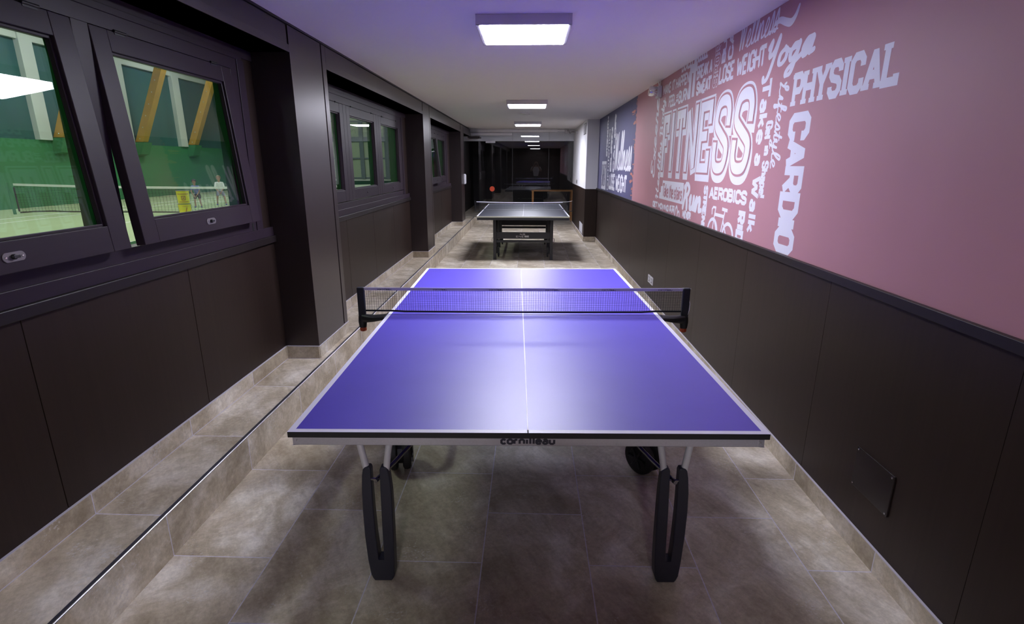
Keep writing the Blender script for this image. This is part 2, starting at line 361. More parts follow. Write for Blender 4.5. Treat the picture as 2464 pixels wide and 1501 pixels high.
LOW.update({
 'a': (0.75, [[(0.08, 0.52), (0.3, 0.62), (0.72, 0.62), (0.92, 0.5), (0.92, 0)], [(0.92, 0.36), (0.3, 0.36), (0.06, 0.25), (0.06, 0.1), (0.3, 0), (0.65, 0), (0.92, 0.12)]], []),
 'c': (0.7, [[(0.95, 0.5), (0.7, 0.62), (0.3, 0.62), (0, 0.48), (0, 0.14), (0.3, 0), (0.7, 0), (0.95, 0.12)]], []),
 'e': (0.75, [[(0, 0.33), (1, 0.33), (1, 0.47), (0.72, 0.62), (0.28, 0.62), (0, 0.47), (0, 0.15), (0.28, 0), (0.72, 0), (0.98, 0.12)]], []),
 'h': (0.75, [[(0, 0), (0, 1)], nn], []),
 'i': (0.2, [[(0.5, 0), (0.5, 0.62)], [(0.5, 0.82), (0.5, 0.94)]], []),
 'k': (0.75, [[(0, 0), (0, 1)], [(0.92, 0.62), (0, 0.24)], [(0.32, 0.38), (1, 0)]], []),
 'l': (0.2, [[(0.5, 0), (0.5, 1)]], []),
 'n': (0.75, [[(0, 0), (0, 0.62)], nn], []),
 'o': (0.75, [oo], []),
 'p': (0.75, [[(0, -0.3), (0, 0.62)], [(0, 0.48), (0.28, 0.62), (0.72, 0.62), (1, 0.47), (1, 0.15), (0.72, 0), (0.28, 0), (0, 0.13)]], []),
 'r': (0.5, [[(0, 0), (0, 0.62)], [(0, 0.4), (0.35, 0.6), (0.95, 0.6)]], []),
 's': (0.68, [[(0.95, 0.5), (0.7, 0.62), (0.27, 0.62), (0.03, 0.5), (0.18, 0.36), (0.82, 0.27), (0.97, 0.13), (0.72, 0), (0.27, 0), (0.03, 0.12)]], []),
 't': (0.5, [[(0.4, 0.9), (0.4, 0.12), (0.6, 0), (0.9, 0.03)], [(0, 0.62), (0.9, 0.62)]], []),
 'u': (0.75, [[(0, 0.62), (0, 0.14), (0.27, 0), (0.7, 0), (0.95, 0.14)], [(0.95, 0.62), (0.95, 0)]], []),
 'w': (1.1, [[(0, 0.62), (0.25, 0), (0.5, 0.55), (0.75, 0), (1, 0.62)]], []),
})
CUR = {
 'e': (0.55, [(0, 0.05), (0.28, 0.2), (0.42, 0.4), (0.26, 0.5), (0.1, 0.25), (0.24, 0.0), (0.55, 0.06)]),
 'l': (0.45, [(0, 0.05), (0.28, 0.5), (0.4, 0.95), (0.24, 1.0), (0.14, 0.5), (0.2, 0.04), (0.45, 0.06)]),
 'n': (0.72, [(0, 0.08), (0.12, 0.48), (0.14, 0.02), (0.2, 0.3), (0.38, 0.5), (0.48, 0.38), (0.5, 0.04), (0.72, 0.06)]),
 's': (0.5, [(0, 0.05), (0.28, 0.58), (0.38, 0.2), (0.24, 0.0), (0.1, 0.08), (0.5, 0.05)]),
 'o': (0.6, [(0.3, 0.5), (0.1, 0.36), (0.1, 0.1), (0.26, 0.0), (0.44, 0.15), (0.42, 0.42), (0.3, 0.5), (0.6, 0.36)]),
 'g': (0.62, [(0.4, 0.44), (0.2, 0.5), (0.06, 0.25), (0.18, 0.02), (0.38, 0.2), (0.42, 0.48), (0.4, -0.05), (0.32, -0.42), (0.1, -0.44), (0.16, -0.24), (0.62, 0.06)]),
 'a': (0.6, [(0.4, 0.44), (0.2, 0.5), (0.06, 0.25), (0.18, 0.0), (0.36, 0.15), (0.42, 0.48), (0.42, 0.06), (0.6, 0.08)]),
 't': (0.45, [(0, 0.05), (0.22, 0.5), (0.27, 0.92), (0.2, 0.3), (0.25, 0.0), (0.45, 0.08)]),
 'y': (0.62, [(0, 0.36), (0.08, 0.48), (0.1, 0.2), (0.22, 0.02), (0.38, 0.2), (0.42, 0.48), (0.4, -0.05), (0.3, -0.42), (0.1, -0.4), (0.2, -0.2), (0.62, 0.06)]),
 'd': (0.6, [(0.4, 0.44), (0.2, 0.5), (0.06, 0.25), (0.18, 0.0), (0.36, 0.15), (0.46, 0.98), (0.42, 0.06), (0.6, 0.08)]),
 'h': (0.66, [(0, 0.05), (0.25, 0.55), (0.34, 0.95), (0.2, 1.0), (0.12, 0.5), (0.12, 0.02), (0.2, 0.32), (0.36, 0.5), (0.46, 0.35), (0.46, 0.04), (0.66, 0.06)]),
 'i': (0.4, [(0, 0.05), (0.15, 0.5), (0.16, 0.08), (0.26, 0.0), (0.4, 0.06)]),
 'r': (0.5, [(0, 0.05), (0.15, 0.54), (0.2, 0.46), (0.36, 0.44), (0.32, 0.06), (0.5, 0.05)]),
 'c': (0.48, [(0.38, 0.42), (0.22, 0.5), (0.06, 0.25), (0.2, 0.0), (0.48, 0.08)]),
 'x': (0.5, [(0, 0.4), (0.12, 0.48), (0.34, 0.02), (0.5, 0.06)]),
 'f': (0.5, [(0, 0.05), (0.26, 0.55), (0.34, 0.95), (0.2, 1.0), (0.14, 0.3), (0.12, -0.42), (0.26, -0.36), (0.2, 0.04), (0.5, 0.06)]),
 'u': (0.6, [(0, 0.36), (0.08, 0.48), (0.08, 0.1), (0.2, 0.0), (0.38, 0.15), (0.42, 0.48), (0.42, 0.06), (0.6, 0.06)]),
}
CURC = {
 'W': (0.95, [[(0, 0.9), (0.1, 1.0), (0.16, 0.5), (0.2, 0.0), (0.34, 0.5), (0.46, 1.0), (0.5, 0.5), (0.56, 0.0), (0.72, 0.5), (0.86, 1.02)]]),
 'Y': (0.7, [[(0, 0.75), (0.12, 0.95), (0.12, 0.6), (0.2, 0.42), (0.4, 0.6), (0.52, 1.0), (0.46, 0.3), (0.34, -0.3), (0.16, -0.42), (0.08, -0.3)]]),
 'L': (0.75, [[(0.08, 0.7), (0.2, 0.5), (0.42, 0.7), (0.42, 1.0), (0.28, 0.9), (0.26, 0.4), (0.1, 0.0), (0.3, 0.06), (0.5, 0.0), (0.75, 0.1)]]),
 'E': (0.75, [[(0.62, 0.85), (0.42, 1.0), (0.16, 0.9), (0.2, 0.62), (0.42, 0.54), (0.1, 0.4), (0.06, 0.12), (0.3, 0.0), (0.75, 0.12)]]),
 'H': (0.9, [[(0, 0.75), (0.1, 0.95), (0.16, 0.6), (0.14, 0.0)], [(0.66, 1.0), (0.56, 0.5), (0.6, 0.0), (0.9, 0.1)], [(0.0, 0.44), (0.4, 0.5), (0.72, 0.52)]]),
 'B': (0.8, [[(0.16, 0.95), (0.18, 0.5), (0.14, 0.0)], [(0.0, 0.8), (0.3, 1.0), (0.58, 0.85), (0.48, 0.6), (0.26, 0.52), (0.56, 0.45), (0.6, 0.15), (0.36, 0.0), (0.14, 0.06)]]),
 'R': (0.8, [[(0.2, 0.95), (0.2, 0.5), (0.1, 0.0)], [(0.04, 0.85), (0.35, 1.0), (0.6, 0.82), (0.5, 0.58), (0.26, 0.5), (0.44, 0.4), (0.56, 0.0)]]),
}
def ribbon(mb, pts, w, fn, nib=None, taper=False):
    """flat stroke of width w along 2D pts, laid down as convex pieces, put into space by fn(u, v)"""
    P = []
    for p in pts:
        if not P or (abs(p[0] - P[-1][0]) + abs(p[1] - P[-1][1])) > 1e-6: P.append(Vector(p))
    n = len(P)
    if n < 2: return
    D = [(P[i + 1] - P[i]).normalized() for i in range(n - 1)]; Nn = [Vector((-d.y, d.x)) for d in D]
    W = []
    for i in range(n):
        t = D[max(0, i - 1)] + D[min(n - 2, i)]; t = t.normalized() if t.length > 0.1 else D[min(n - 2, i)]
        ww = w * (nib + (1 - nib) * abs(t.y)) if nib else w
        if taper: ww *= 0.35 + 0.65 * math.sin(PI * (0.08 + 0.84 * i / (n - 1)))
        W.append(ww / 2)
    for i in range(n - 1):
        a, b, q = P[i], P[i + 1], Nn[i]
        mb.face([fn(*(a - q * W[i])), fn(*(b - q * W[i + 1])), fn(*(b + q * W[i + 1])), fn(*(a + q * W[i]))])
        if nib or taper:
            for c, r in (((a, W[i]),) if i else ((a, W[i]),)) + (((b, W[i + 1]),) if i == n - 2 else ()):
                mb.face([fn(c.x + r * math.cos(2 * PI * k / 10), c.y + r * math.sin(2 * PI * k / 10)) for k in range(10)])
        elif i:
            p = P[i]; n1, n2 = Nn[i - 1], Nn[i]; c = n1.dot(n2); sd = 1 if D[i - 1].x * D[i].y - D[i - 1].y * D[i].x < 0 else -1
            if c > 0.9999: continue
            a1, a2 = p + n1 * W[i] * sd, p + n2 * W[i] * sd
            poly = [p, a1, p + (n1 + n2) / (1 + c) * W[i] * sd, a2] if c > -0.45 else [p, a1, a2]
            if sd > 0: poly = poly[::-1]
            mb.face([fn(*v) for v in poly])
class Flat(MB):
    """printed lettering: the strokes are merged into one flat outline before they become faces"""
    made = 0
    def __init__(s): MB.__init__(s); s.polys = []
    def face(s, pts): s.polys.append([tuple(p) for p in pts])
    def build(s, *a, **k):
        from mathutils.geometry import delaunay_2d_cdt
        if s.polys:
            Flat.made += 1
            P = s.polys[0]; ax = min(range(3), key=lambda i: max(p[i] for p in P) - min(p[i] for p in P)); u, v = [i for i in range(3) if i != ax]; c = P[0][ax] - 1.5e-5 * (Flat.made % 60)
            vs, fs, cv = [], [], []
            jit = random.Random(Flat.made)
            for q in s.polys:
                ar = sum(q[i][u] * q[(i + 1) % len(q)][v] - q[(i + 1) % len(q)][u] * q[i][v] for i in range(len(q)))
                if abs(ar) < 1e-10: continue
                if ar < 0: q = q[::-1]
                pts = [(p[u] + jit.uniform(-4e-6, 4e-6), p[v] + jit.uniform(-4e-6, 4e-6)) for p in q]
                fs.append(list(range(len(vs), len(vs) + len(q)))); vs += [Vector(p) for p in pts]; cv.append(pts)
            r_ = delaunay_2d_cdt(vs, [], fs, 0, 1e-7, False)
            H = 0.02; bins = {}
            for n, q in enumerate(cv):
                for gx in range(int(math.floor(min(p[0] for p in q) / H)), int(math.floor(max(p[0] for p in q) / H)) + 1):
                    for gy in range(int(math.floor(min(p[1] for p in q) / H)), int(math.floor(max(p[1] for p in q) / H)) + 1): bins.setdefault((gx, gy), []).append(n)
            def covered(x, y):
                for n in bins.get((math.floor(x / H), math.floor(y / H)), ()):
                    q = cv[n]
                    if all((q[i][0] - q[i - 1][0]) * (y - q[i - 1][1]) - (q[i][1] - q[i - 1][1]) * (x - q[i - 1][0]) >= -1e-12 for i in range(len(q))): return True
                return False
            B = []
            for p in r_[0]:
                t = [0, 0, 0]; t[ax] = c; t[u] = p[0]; t[v] = p[1]; B.append(s.bm.verts.new(t))
            for f in r_[2]:
                x = sum(r_[0][i][0] for i in f) / len(f); y = sum(r_[0][i][1] for i in f) / len(f)
                if covered(x, y):
                    try: s.bm.faces.new([B[i] for i in f])
                    except ValueError: pass
        return MB.build(s, *a, **k)
def layout(text, font, x0, x1, y0, y1, gap=0.25, t=0.0):
    """block lettering laid into the box; returns list of (strokes, serifs) in box coordinates"""
    tot = sum(font[c][0] for c in text) + gap * (len(text) - 1)
    aw = (x1 - x0) - t; sc = aw / tot; x = x0 + t / 2; out = []
    for c in text:
        w, st, se = font[c]
        f = lambda p: (x + p[0] * w * sc, y0 + t / 2 + p[1] * (y1 - y0 - t))
        out.append(([[f(p) for p in s_] for s_ in st], [f(p) for p in se]))
        x += (w + gap) * sc
    return out
def block(mb, text, font, box, t, fn, serif=0.0, gap=0.25):
    for st, se in layout(text, font, *box, gap=gap, t=t):
        for s_ in st: ribbon(mb, s_, t, fn)
        if serif:
            for (a, b) in se: ribbon(mb, [(a - serif, b), (a + serif, b)], t * 0.62, fn)
def outline(mb, text, font, box, t, line, fn, gap=0.25):
    """hollow letters: each stroke drawn as two thin lines either side of its course"""
    for st, se in layout(text, font, *box, gap=gap, t=t):
        for s_ in st:
            for sd in (-1, 1):
                q = []
                for i in range(len(s_)):
                    d = Vector(s_[min(i + 1, len(s_) - 1)]) - Vector(s_[max(i - 1, 0)]); d.normalize()
                    q.append((s_[i][0] - d.y * sd * t / 2, s_[i][1] + d.x * sd * t / 2))
                ribbon(mb, q, line, fn)
def cursive(mb, text, box, t, fn, slant=0.22, nib=0.5):
    """joined-up brush lettering"""
    x0, x1, y0, y1 = box
    paths = []; x = 0.0; run = []
    for c in text:
        if c == ' ':
            if run: paths.append(run); run = []
            x += 0.35; continue
        if c in CURC:
            if run: paths.append(run); run = []
            w, st = CURC[c]
            for s_ in st: paths.append([(x + a, b) for a, b in s_])
            x += w + 0.02; continue
        w, st = CUR[c]
        run += [(x + a, b) for a, b in st]
        if c == 't' or c == 'f': paths.append([(x + 0.02, 0.6 if c == 't' else 0.42), (x + 0.44, 0.64 if c == 't' else 0.46)])
        if c == 'x': paths.append([(x + 0.42, 0.5), (x + 0.06, 0.0)])
        x += w
    if run: paths.append(run)
    xs = [p[0] + slant * p[1] for q in paths for p in q]; a0, a1 = min(xs), max(xs)
    for q in paths:
        pts = [(x0 + (p[0] + slant * p[1] - a0) / (a1 - a0) * (x1 - x0), y0 + p[1] * (y1 - y0)) for p in arc(q, 7)]
        ribbon(mb, pts, t, fn, nib=nib)

# ================================================================== THE CORRIDOR: setting
Y0, YG, YB = -4.6, 13.0, 17.0     # wall behind the camera, glass wall, end of the dark room
XR, ZC = 1.395, 2.43
XP, XN, XO = -1.53, -1.775, -1.92  # pillar fronts, niche panels, hall side of the left wall
ZS = 0.195                          # step height
PILL = [(-2.24, -1.60), (2.13, 2.765), (6.50, 7.10), (10.80, 11.37)]
struct(MB().box(-1.47, 1.62, Y0, YB, -0.12, 0.0).build('floor', TILE), 'beige stone-look tiled corridor floor')
struct(MB().box(-1.92, 1.62, Y0, YG + 0.3, ZC, ZC + 0.1).build('ceiling', CEIL), 'plain white plaster ceiling')
o = MB()
o.box(-1.92, -1.47, Y0, YG - 0.05, 0.0, ZS)
struct(o.build('floor_step', STRIP), 'raised tiled step along the window wall')
struct(MB().box(-1.92, 1.62, Y0 - 0.1, Y0, -0.12, ZC).build('wall_back', WOOD))
# step nosing: bright metal profile along the step edge
o = MB(); o.tube([(-1.4725, Y0, ZS - 0.002), (-1.4725, YG - 0.05, ZS - 0.002)], 0.0036, 10)
struct(MB().box(-1.490, -1.4762, Y0, YG - 0.05, ZS - 0.004, ZS + 0.0012).build('trim_8', plain('dark_steel', (0.10, 0.10, 0.13), 0.4, metal=0.8)), 'dark strip behind the step edging')
struct(o.build('trim_1', STEEL), 'bright metal edging on the nose of the step')
# left wall: solid body in pieces round the window openings
WIN = [(-1.50, 1.985), (2.83, 6.22), (7.16, 10.40)]           # window frame extents in y
ZW0, ZW1 = 1.153, 2.20
o = MB()
o.box(XO, -1.79, Y0, YG, -0.4, ZW0); o.box(XO, -1.79, Y0, YG, ZW1, ZC + 0.1)
ys = [Y0] + [v for w in WIN for v in w] + [YG]
for a, b in zip(ys[0::2], ys[1::2]): o.box(XO, -1.79, a, b, ZW0, ZW1)
struct(o.build('wall_left', WOOD), 'dark panelled wall with windows onto a tennis hall')
o = MB()
o.box(XO - 0.06, XO, -14, 36, -0.14, ZW0 - 0.03); o.box(XO - 0.06, XO, -14, 36, ZW1 + 0.02, 9.0)
ys = [-14] + [v for w in WIN for v in (w[0] - 0.03, w[1] + 0.03)] + [36]
for a, b in zip(ys[0::2], ys[1::2]): o.box(XO - 0.06, XO, a, b, ZW0 - 0.03, ZW1 + 0.02)
struct(o.build('wall_hall_near', GREENR), 'green rendered hall side of the window wall')
# niche panelling below the windows, panel by panel
NICHE = [(Y0, -2.24), (-1.60, 2.13), (2.765, 6.50), (7.10, 10.80), (11.37, YG - 0.05)]
SEAM = [-3.4, -0.735, 0.212, 1.156, 3.65, 4.565, 5.5, 7.7, 8.43, 9.4, 12.2]
o = MB()
for a, b in NICHE:
    c = [a] + [s for s in SEAM if a < s < b] + [b]
    for u, v in zip(c[:-1], c[1:]): o.box(-1.79, XN, u + 0.0015, v - 0.0015, ZS, 1.06)
struct(o.build('wall_left_panelling', WOOD, bevel=0.001, segs=1), 'dark wood panels below the windows')
o = MB()
for a, b in NICHE:
    o.box(-1.79, -1.755, a, b, 1.052, 1.097)
struct(o.build('trim_2', RAILW, bevel=0.003), 'dark ledge under the windows')
o = MB()
for a, b in NICHE: o.box(-1.79, -1.770, a, b, 1.097, 1.156)
for a, b in NICHE: o.box(-1.79, -1.782, a, b, 2.20, 2.26)
struct(o.build('trim_3', FRAME, bevel=0.002))
# pillars: lacquered casing with a separate strip on the far edge
for i, (a, b) in enumerate(PILL):
    o = MB()
    o.box(-1.79, XP, a, b - 0.095, ZS, 2.413); o.box(-1.79, XP - 0.02, b - 0.095, b - 0.075, ZS, 2.413)
    o.box(-1.79, XP, b - 0.075, b, ZS, 2.413)
    struct(o.build('wall_left_pillar', PILLARW, bevel=0.0015), 'dark lacquered pillar between the windows')
# header boxes above the niches, soffit at 2.255
for i, (a, b) in enumerate(NICHE):
    o = MB(); o.box(-1.79, XP - 0.004, a + 0.012, b - 0.015, 2.255, 2.413); o.box(-1.79, XP - 0.02, a, b, 2.26, 2.417)
    o.box(-1.79, XP - 0.0005, a, b, 2.255, 2.300)
    struct(o.build('wall_left_beam', PILLARW, bevel=0.0015), 'dark boxed header above a window niche')
struct(MB().box(-1.79, XP + 0.004, Y0, YG - 0.55, 2.417, ZC).build('trim_4', RAILW, bevel=0.001), 'dark strip where the left wall meets the ceiling')
# left baseboard on the step
def skirt(o, segs, h=0.093, t=0.012):
    for (x0, y0, x1, y1, side) in segs:
        if abs(x1 - x0) < 1e-6:
            a, b = sorted((y0, y1)); xa, xb = sorted((x0, x0 + side * t)); o.box(xa, xb, a, b, side_z, side_z + h)
        else:
            a, b = sorted((x0, x1)); ya, yb = sorted((y0, y0 + side * t)); o.box(a, b, ya, yb, side_z, side_z + h)
side_z = ZS
o = MB(); segs = []
for a, b in NICHE: segs.append((XN, a, XN, b, 1))
for a, b in PILL: segs += [(XP - 0.012, a, XP - 0.012, b, 1.3), (XN, a, XP, a, -1), (XN, b, XP, b, 1)]
skirt(o, segs)
struct(o.build('baseboard_left', STRIP, bevel=0.0015), 'stone-look tiled baseboard on the step')
o = MB(); side_z = ZS + 0.0905
segs = [(XN - 0.002, a, XN - 0.002, b, 1) for a, b in NICHE]
for a, b in PILL: segs += [(XP - 0.012, a - 0.001, XP - 0.012, b + 0.001, 1.4), (XN, a, XP + 0.004, a, -1), (XN, b, XP + 0.004, b, 1)]
skirt(o, segs, h=0.004, t=0.0135)
for a, b in NICHE: o.box(XN + 0.012, XN + 0.0155, a, b, ZS, ZS + 0.0022)
for a, b in PILL: o.box(XN + 0.012, XP + 0.006, a - 0.0155, a - 0.012, ZS, ZS + 0.0022)
struct(o.build('trim_5', GROUT), 'pale grout along the top of the baseboard')

# right wall
struct(MB().box(XR, XR + 0.2, Y0, YG, -0.12, ZC + 0.1).build('wall_right', WHITE), 'right wall behind the printed murals')
RSEAM = [Y0, -2.0, -1.03, -0.075, 0.925, 1.90, 2.86, 3.84, 4.82, 5.80, 6.78, 7.76, 8.74, 9.77]
o = MB()
for u, v in zip(RSEAM[:-1], RSEAM[1:]): o.box(XR - 0.004, XR, u + 0.0012, v - 0.0012, 0.0, 1.07)
struct(o.build('wall_right_panelling', WOOD), 'dark wood wainscot panels on the right wall')
struct(MB().box(XR - 0.0025, XR, Y0, 9.77, 0.0, 1.07).build('wall_right_backing', GAPW))
o = MB(); o.box(XR - 0.022, XR, Y0, 9.77, 1.060, 1.0985)
struct(o.build('trim_6', RAILW, bevel=0.002), 'dark chair rail along the right wall')
# column at the far right
XC, YC = 1.153, 9.77
struct(MB().box(XC, XR + 0.1, YC, YG + 0.2, 1.075, ZC).build('wall_right_column', WHITE), 'white boxed column at the far end of the right wall')
o = MB(); o.box(XC - 0.004, XR + 0.1, YC - 0.004, YG, 0, 1.06); o.box(XC - 0.010, XR + 0.1, YC - 0.010, YG, 1.050, 1.075)
struct(o.build('wall_right_column_panelling', WOOD, bevel=0.001))
o = MB(); side_z = 0.0
skirt(o, [(XR - 0.004, Y0, XR - 0.004, YC, -0.8), (XC - 0.004, YC - 0.012, XC - 0.004, YG, -1), (XC - 0.016, YC - 0.004, XR, YC - 0.004, -1)], h=0.095)
struct(o.build('baseboard_right', STRIP, bevel=0.0015), 'stone-look tiled baseboard along the right wall')
o = MB(); o.box(XR - 0.0135, XR - 0.003, Y0, YC, 0.094, 0.0975); o.box(XC - 0.0155, XC - 0.003, YC, YG, 0.094, 0.0975)
struct(o.build('trim_7', GROUT), 'pale grout along the top of the right baseboard')

# end of the corridor: frameless glass wall with a dark room behind
o = MB()
o.box(-1.95, XR + 0.25, YG + 0.12, YG + 0.3, 2.15, ZC + 0.05)
struct(o.build('wall_end_lintel', WHITE), 'white lintel behind the top of the glass wall')
gw = sroot('wall_end_glass', (0, YG, 0), 'frameless glass wall closing the corridor'); gw.rotation_euler = (0, 0, -0.0108)
for a, b in ((-1.90, -0.452), (-0.448, 0.498), (0.502, XC + 0.02)):
    p = MB().box(a, b, 0.0, 0.010, 0.0, ZC).build('glass_pane', GLASSE, gw, off=(0, 0, 0))
for x in (-0.45, 0.50):
    MB().box(x - 0.0018, x + 0.0018, 0.001, 0.009, 0.0, ZC).build('joint', VENTG, gw, off=(0, 0, 0))
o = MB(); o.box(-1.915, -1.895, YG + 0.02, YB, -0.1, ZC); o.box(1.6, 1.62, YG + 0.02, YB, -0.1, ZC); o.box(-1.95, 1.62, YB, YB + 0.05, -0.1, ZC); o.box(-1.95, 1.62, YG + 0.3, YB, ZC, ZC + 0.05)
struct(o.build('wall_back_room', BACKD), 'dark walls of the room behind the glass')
o = MB(); o.box(-1.92, -1.0, YG + 0.05, YB, 0.0, ZS)
struct(o.build('floor_back_room_step', STRIP))

# ================================================================== windows of the left wall
def sash_into(win, y0, y1, open_deg, latch, long_latch=False):
    """top-hung sash; local frame: hinge line at the top, x towards the room, z down from the hinge"""
    H = 2.117 - 1.222; w = y1 - y0
    fr = bpy.data.objects.new('sash', None); C.objects.link(fr); fr.parent = win; fr.empty_display_size = 0.05
    fr.location = Vector((-1.786, y0, 2.117)) - Vector(win.location); fr.rotation_euler = (0, -math.radians(open_deg), 0)
    F = 0.098
    def part(name, mat, fn, **k):
        m = MB(); fn(m); return m.build(name, mat, fr, off=(0, 0, 0), **k)
    def prof(m):
        x0, x1 = -0.036, 0.006
        m.box(x0, x1, 0, F, -H, 0); m.box(x0, x1, w - F, w, -H, 0)
        m.box(x0, x1 - 0.0004, F, w - F, -0.086, 0); m.box(x0, x1 - 0.0004, F, w - F, -H, -H + 0.105)
        # glazing beads, stepped back
        b = 0.011
        m.box(x0 + 0.01, -0.006, F, F + b, -H + 0.105, -0.086); m.box(x0 + 0.01, -0.006, w - F - b, w - F, -H + 0.105, -0.086)
        m.box(x0 + 0.01, -0.006, F, w - F, -0.086 - b, -0.086); m.box(x0 + 0.01, -0.006, F, w - F, -H + 0.105, -H + 0.105 + b)
    part('sash_frame', FRAME, prof, bevel=0.0025)
    part('sash_exterior', GREENF, lambda m: (m.box(-0.041, -0.0365, 0.02, F, -H + 0.01, -0.01), m.box(-0.041, -0.0365, w - F, w - 0.02, -H + 0.01, -0.01)))
    part('glass_pane', GLASSW, lambda m: m.box(-0.030, -0.024, F - 0.005, w - F + 0.005, -H + 0.10, -0.08))
    for hy in (0.17, w - 0.17):
        def hg(m):
            m.tube([(0.009, hy - 0.035, 0.001), (0.009, hy + 0.035, 0.001)], 0.006, 10); m.box(-0.001, 0.0075, hy - 0.03, hy + 0.03, -0.012, 0.010)
        part('hinge', BLACKM, hg)
    ly = w * 0.5
    if latch:
        lw, lh = (0.041, 0.016)
        def pl(m):
            pts = []
            for k in range(24):
                a = 2 * PI * k / 24; cx = (lw - lh) * (1 if math.cos(a) > 0 else -1)
                pts.append((ly + cx + lh * math.cos(a), -H + 0.052 + lh * math.sin(a)))
            m.prism(pts, lambda u, v, t: (t, u, v), 0.005, 0.0085)
        part('latch_plate', LATCH, pl)
        def kn(m):
            m.lathe([(0.009, 0), (0.009, 0.008), (0.007, 0.011)], (0.008, ly - 0.004, -H + 0.052), 'x', 16)
            m.box(0.012, 0.020, ly - 0.012, ly + 0.012, -H + 0.047, -H + 0.057)
        part('latch_knob', BLACKM, kn, bevel=0.001)
        def sc(m):
            for q in (-0.030, 0.030): m.lathe([(0.004, 0), (0.003, 0.002)], (0.0085, ly + q, -H + 0.052), 'x', 10)
        part('screw', CHROME, sc)
    else:
        part('latch_knob', FRAME, lambda m: m.lathe([(0.012, 0), (0.012, 0.004), (0.006, 0.007)], (0.006, ly, -H + 0.052), 'x', 16))
    return fr
WINS = [(1, -1.50, 1.985, [(-1.45, 3.5, 1), (-0.346, 4.8, 1), (0.797, 4.55, 1)], 1.053),
        (2, 2.83, 6.22, [(2.765, 0, 0), (3.905, 0.0, 0), (5.045, 0.0, 0)], 1.045),
        (3, 7.16, 10.40, [(6.98, 0, 0), (8.05, 5.5, 0), (9.12, 0.0, 0)], 1.03)]
for n, a, b, sashes, sw in WINS:
    win = sroot('window_%d' % n, (-1.79, (a + b) / 2, ZW0), 'dark brown timber window with three top-hung sashes')
    fr = MB(); x0, x1 = -1.845, -1.780
    fr.box(x0, x1, a, b, ZW0, 1.214); fr.box(x0, x1, a, b, 2.119, ZW1)
    edges = [(s0, s0 + sw) for s0, _, _ in sashes]
    cuts = [(a, max(a + 0.002, edges[0][0]))] + [(edges[i][1] + 0.002, edges[i + 1][0] - 0.002) for i in range(2)] + [(edges[2][1] + 0.002, b)]
    for u, v in cuts:
        if v - u > 0.004: fr.box(x0, x1, u, v, 1.22, 2.119)
    fr.box(x0, x1 + 0.006, a, b, 2.182, ZW1 + 0.012); fr.box(x0, x1 + 0.006, edges[2][1] + 0.075, b + 0.02, ZW0, 2.182)
    fr.build('window_frame', FRAME, win, bevel=0.002)
    ex = MB()
    ex.box(XO, x0, a, b, ZW0, 1.212); ex.box(XO, x0, a, b, 2.07, ZW1)
    for i, (u, v) in enumerate(cuts):
        if v - u > 0.004: ex.box(XO + 0.025, x0, u - 0.005, v - (0.03 if v - u < 0.2 and v < b else 0), 1.212, 2.119)
    ex.build('exterior_frame', GREENF, win)
    for s0, ang, la in sashes: sash_into(win, s0, s0 + sw, ang, la)
    # dark slot in the bottom rail
    MB().box(-1.7805, -1.7785, edges[2][1] + 0.024, edges[2][1] + 0.040, 1.157, 1.206).build('drain_slot', GAPW, win)

# ================================================================== ceiling lamps
LL = ['square ceiling lamp behind the viewer, seen only mirrored in the glass wall', 'square white ceiling lamp over the blue table, largest and nearest', 'square ceiling lamp just short of the far dark table, second along the ceiling', 'square ceiling lamp closest to the glass wall, smallest in view']
for i, (yc, lab) in enumerate(zip((-3.25, 2.27, 6.67, 10.62), LL)):
    t = wthing('ceiling_lamp', lab, 'lamp', (-0.045, yc, ZC), 'surface mounted square ceiling lamps')
    x0, x1, y0, y1 = -0.045 - 0.287, -0.045 + 0.287, yc - 0.287, yc + 0.287
    f = MB(); z0 = ZC - 0.058
    for bx in ((x0, x1, y0, y0 + 0.022), (x0, x1, y1 - 0.022, y1), (x0, x0 + 0.022, y0, y1), (x1 - 0.022, x1, y0, y1)): f.box(*bx, z0, ZC)
    f.build('lamp_frame', LAMPF, t, bevel=0.002)
    MB().box(x0 + 0.022, x1 - 0.022, y0 + 0.022, y1 - 0.022, z0 - 0.002, z0 + 0.012).build('diffuser', LAMPE, t)

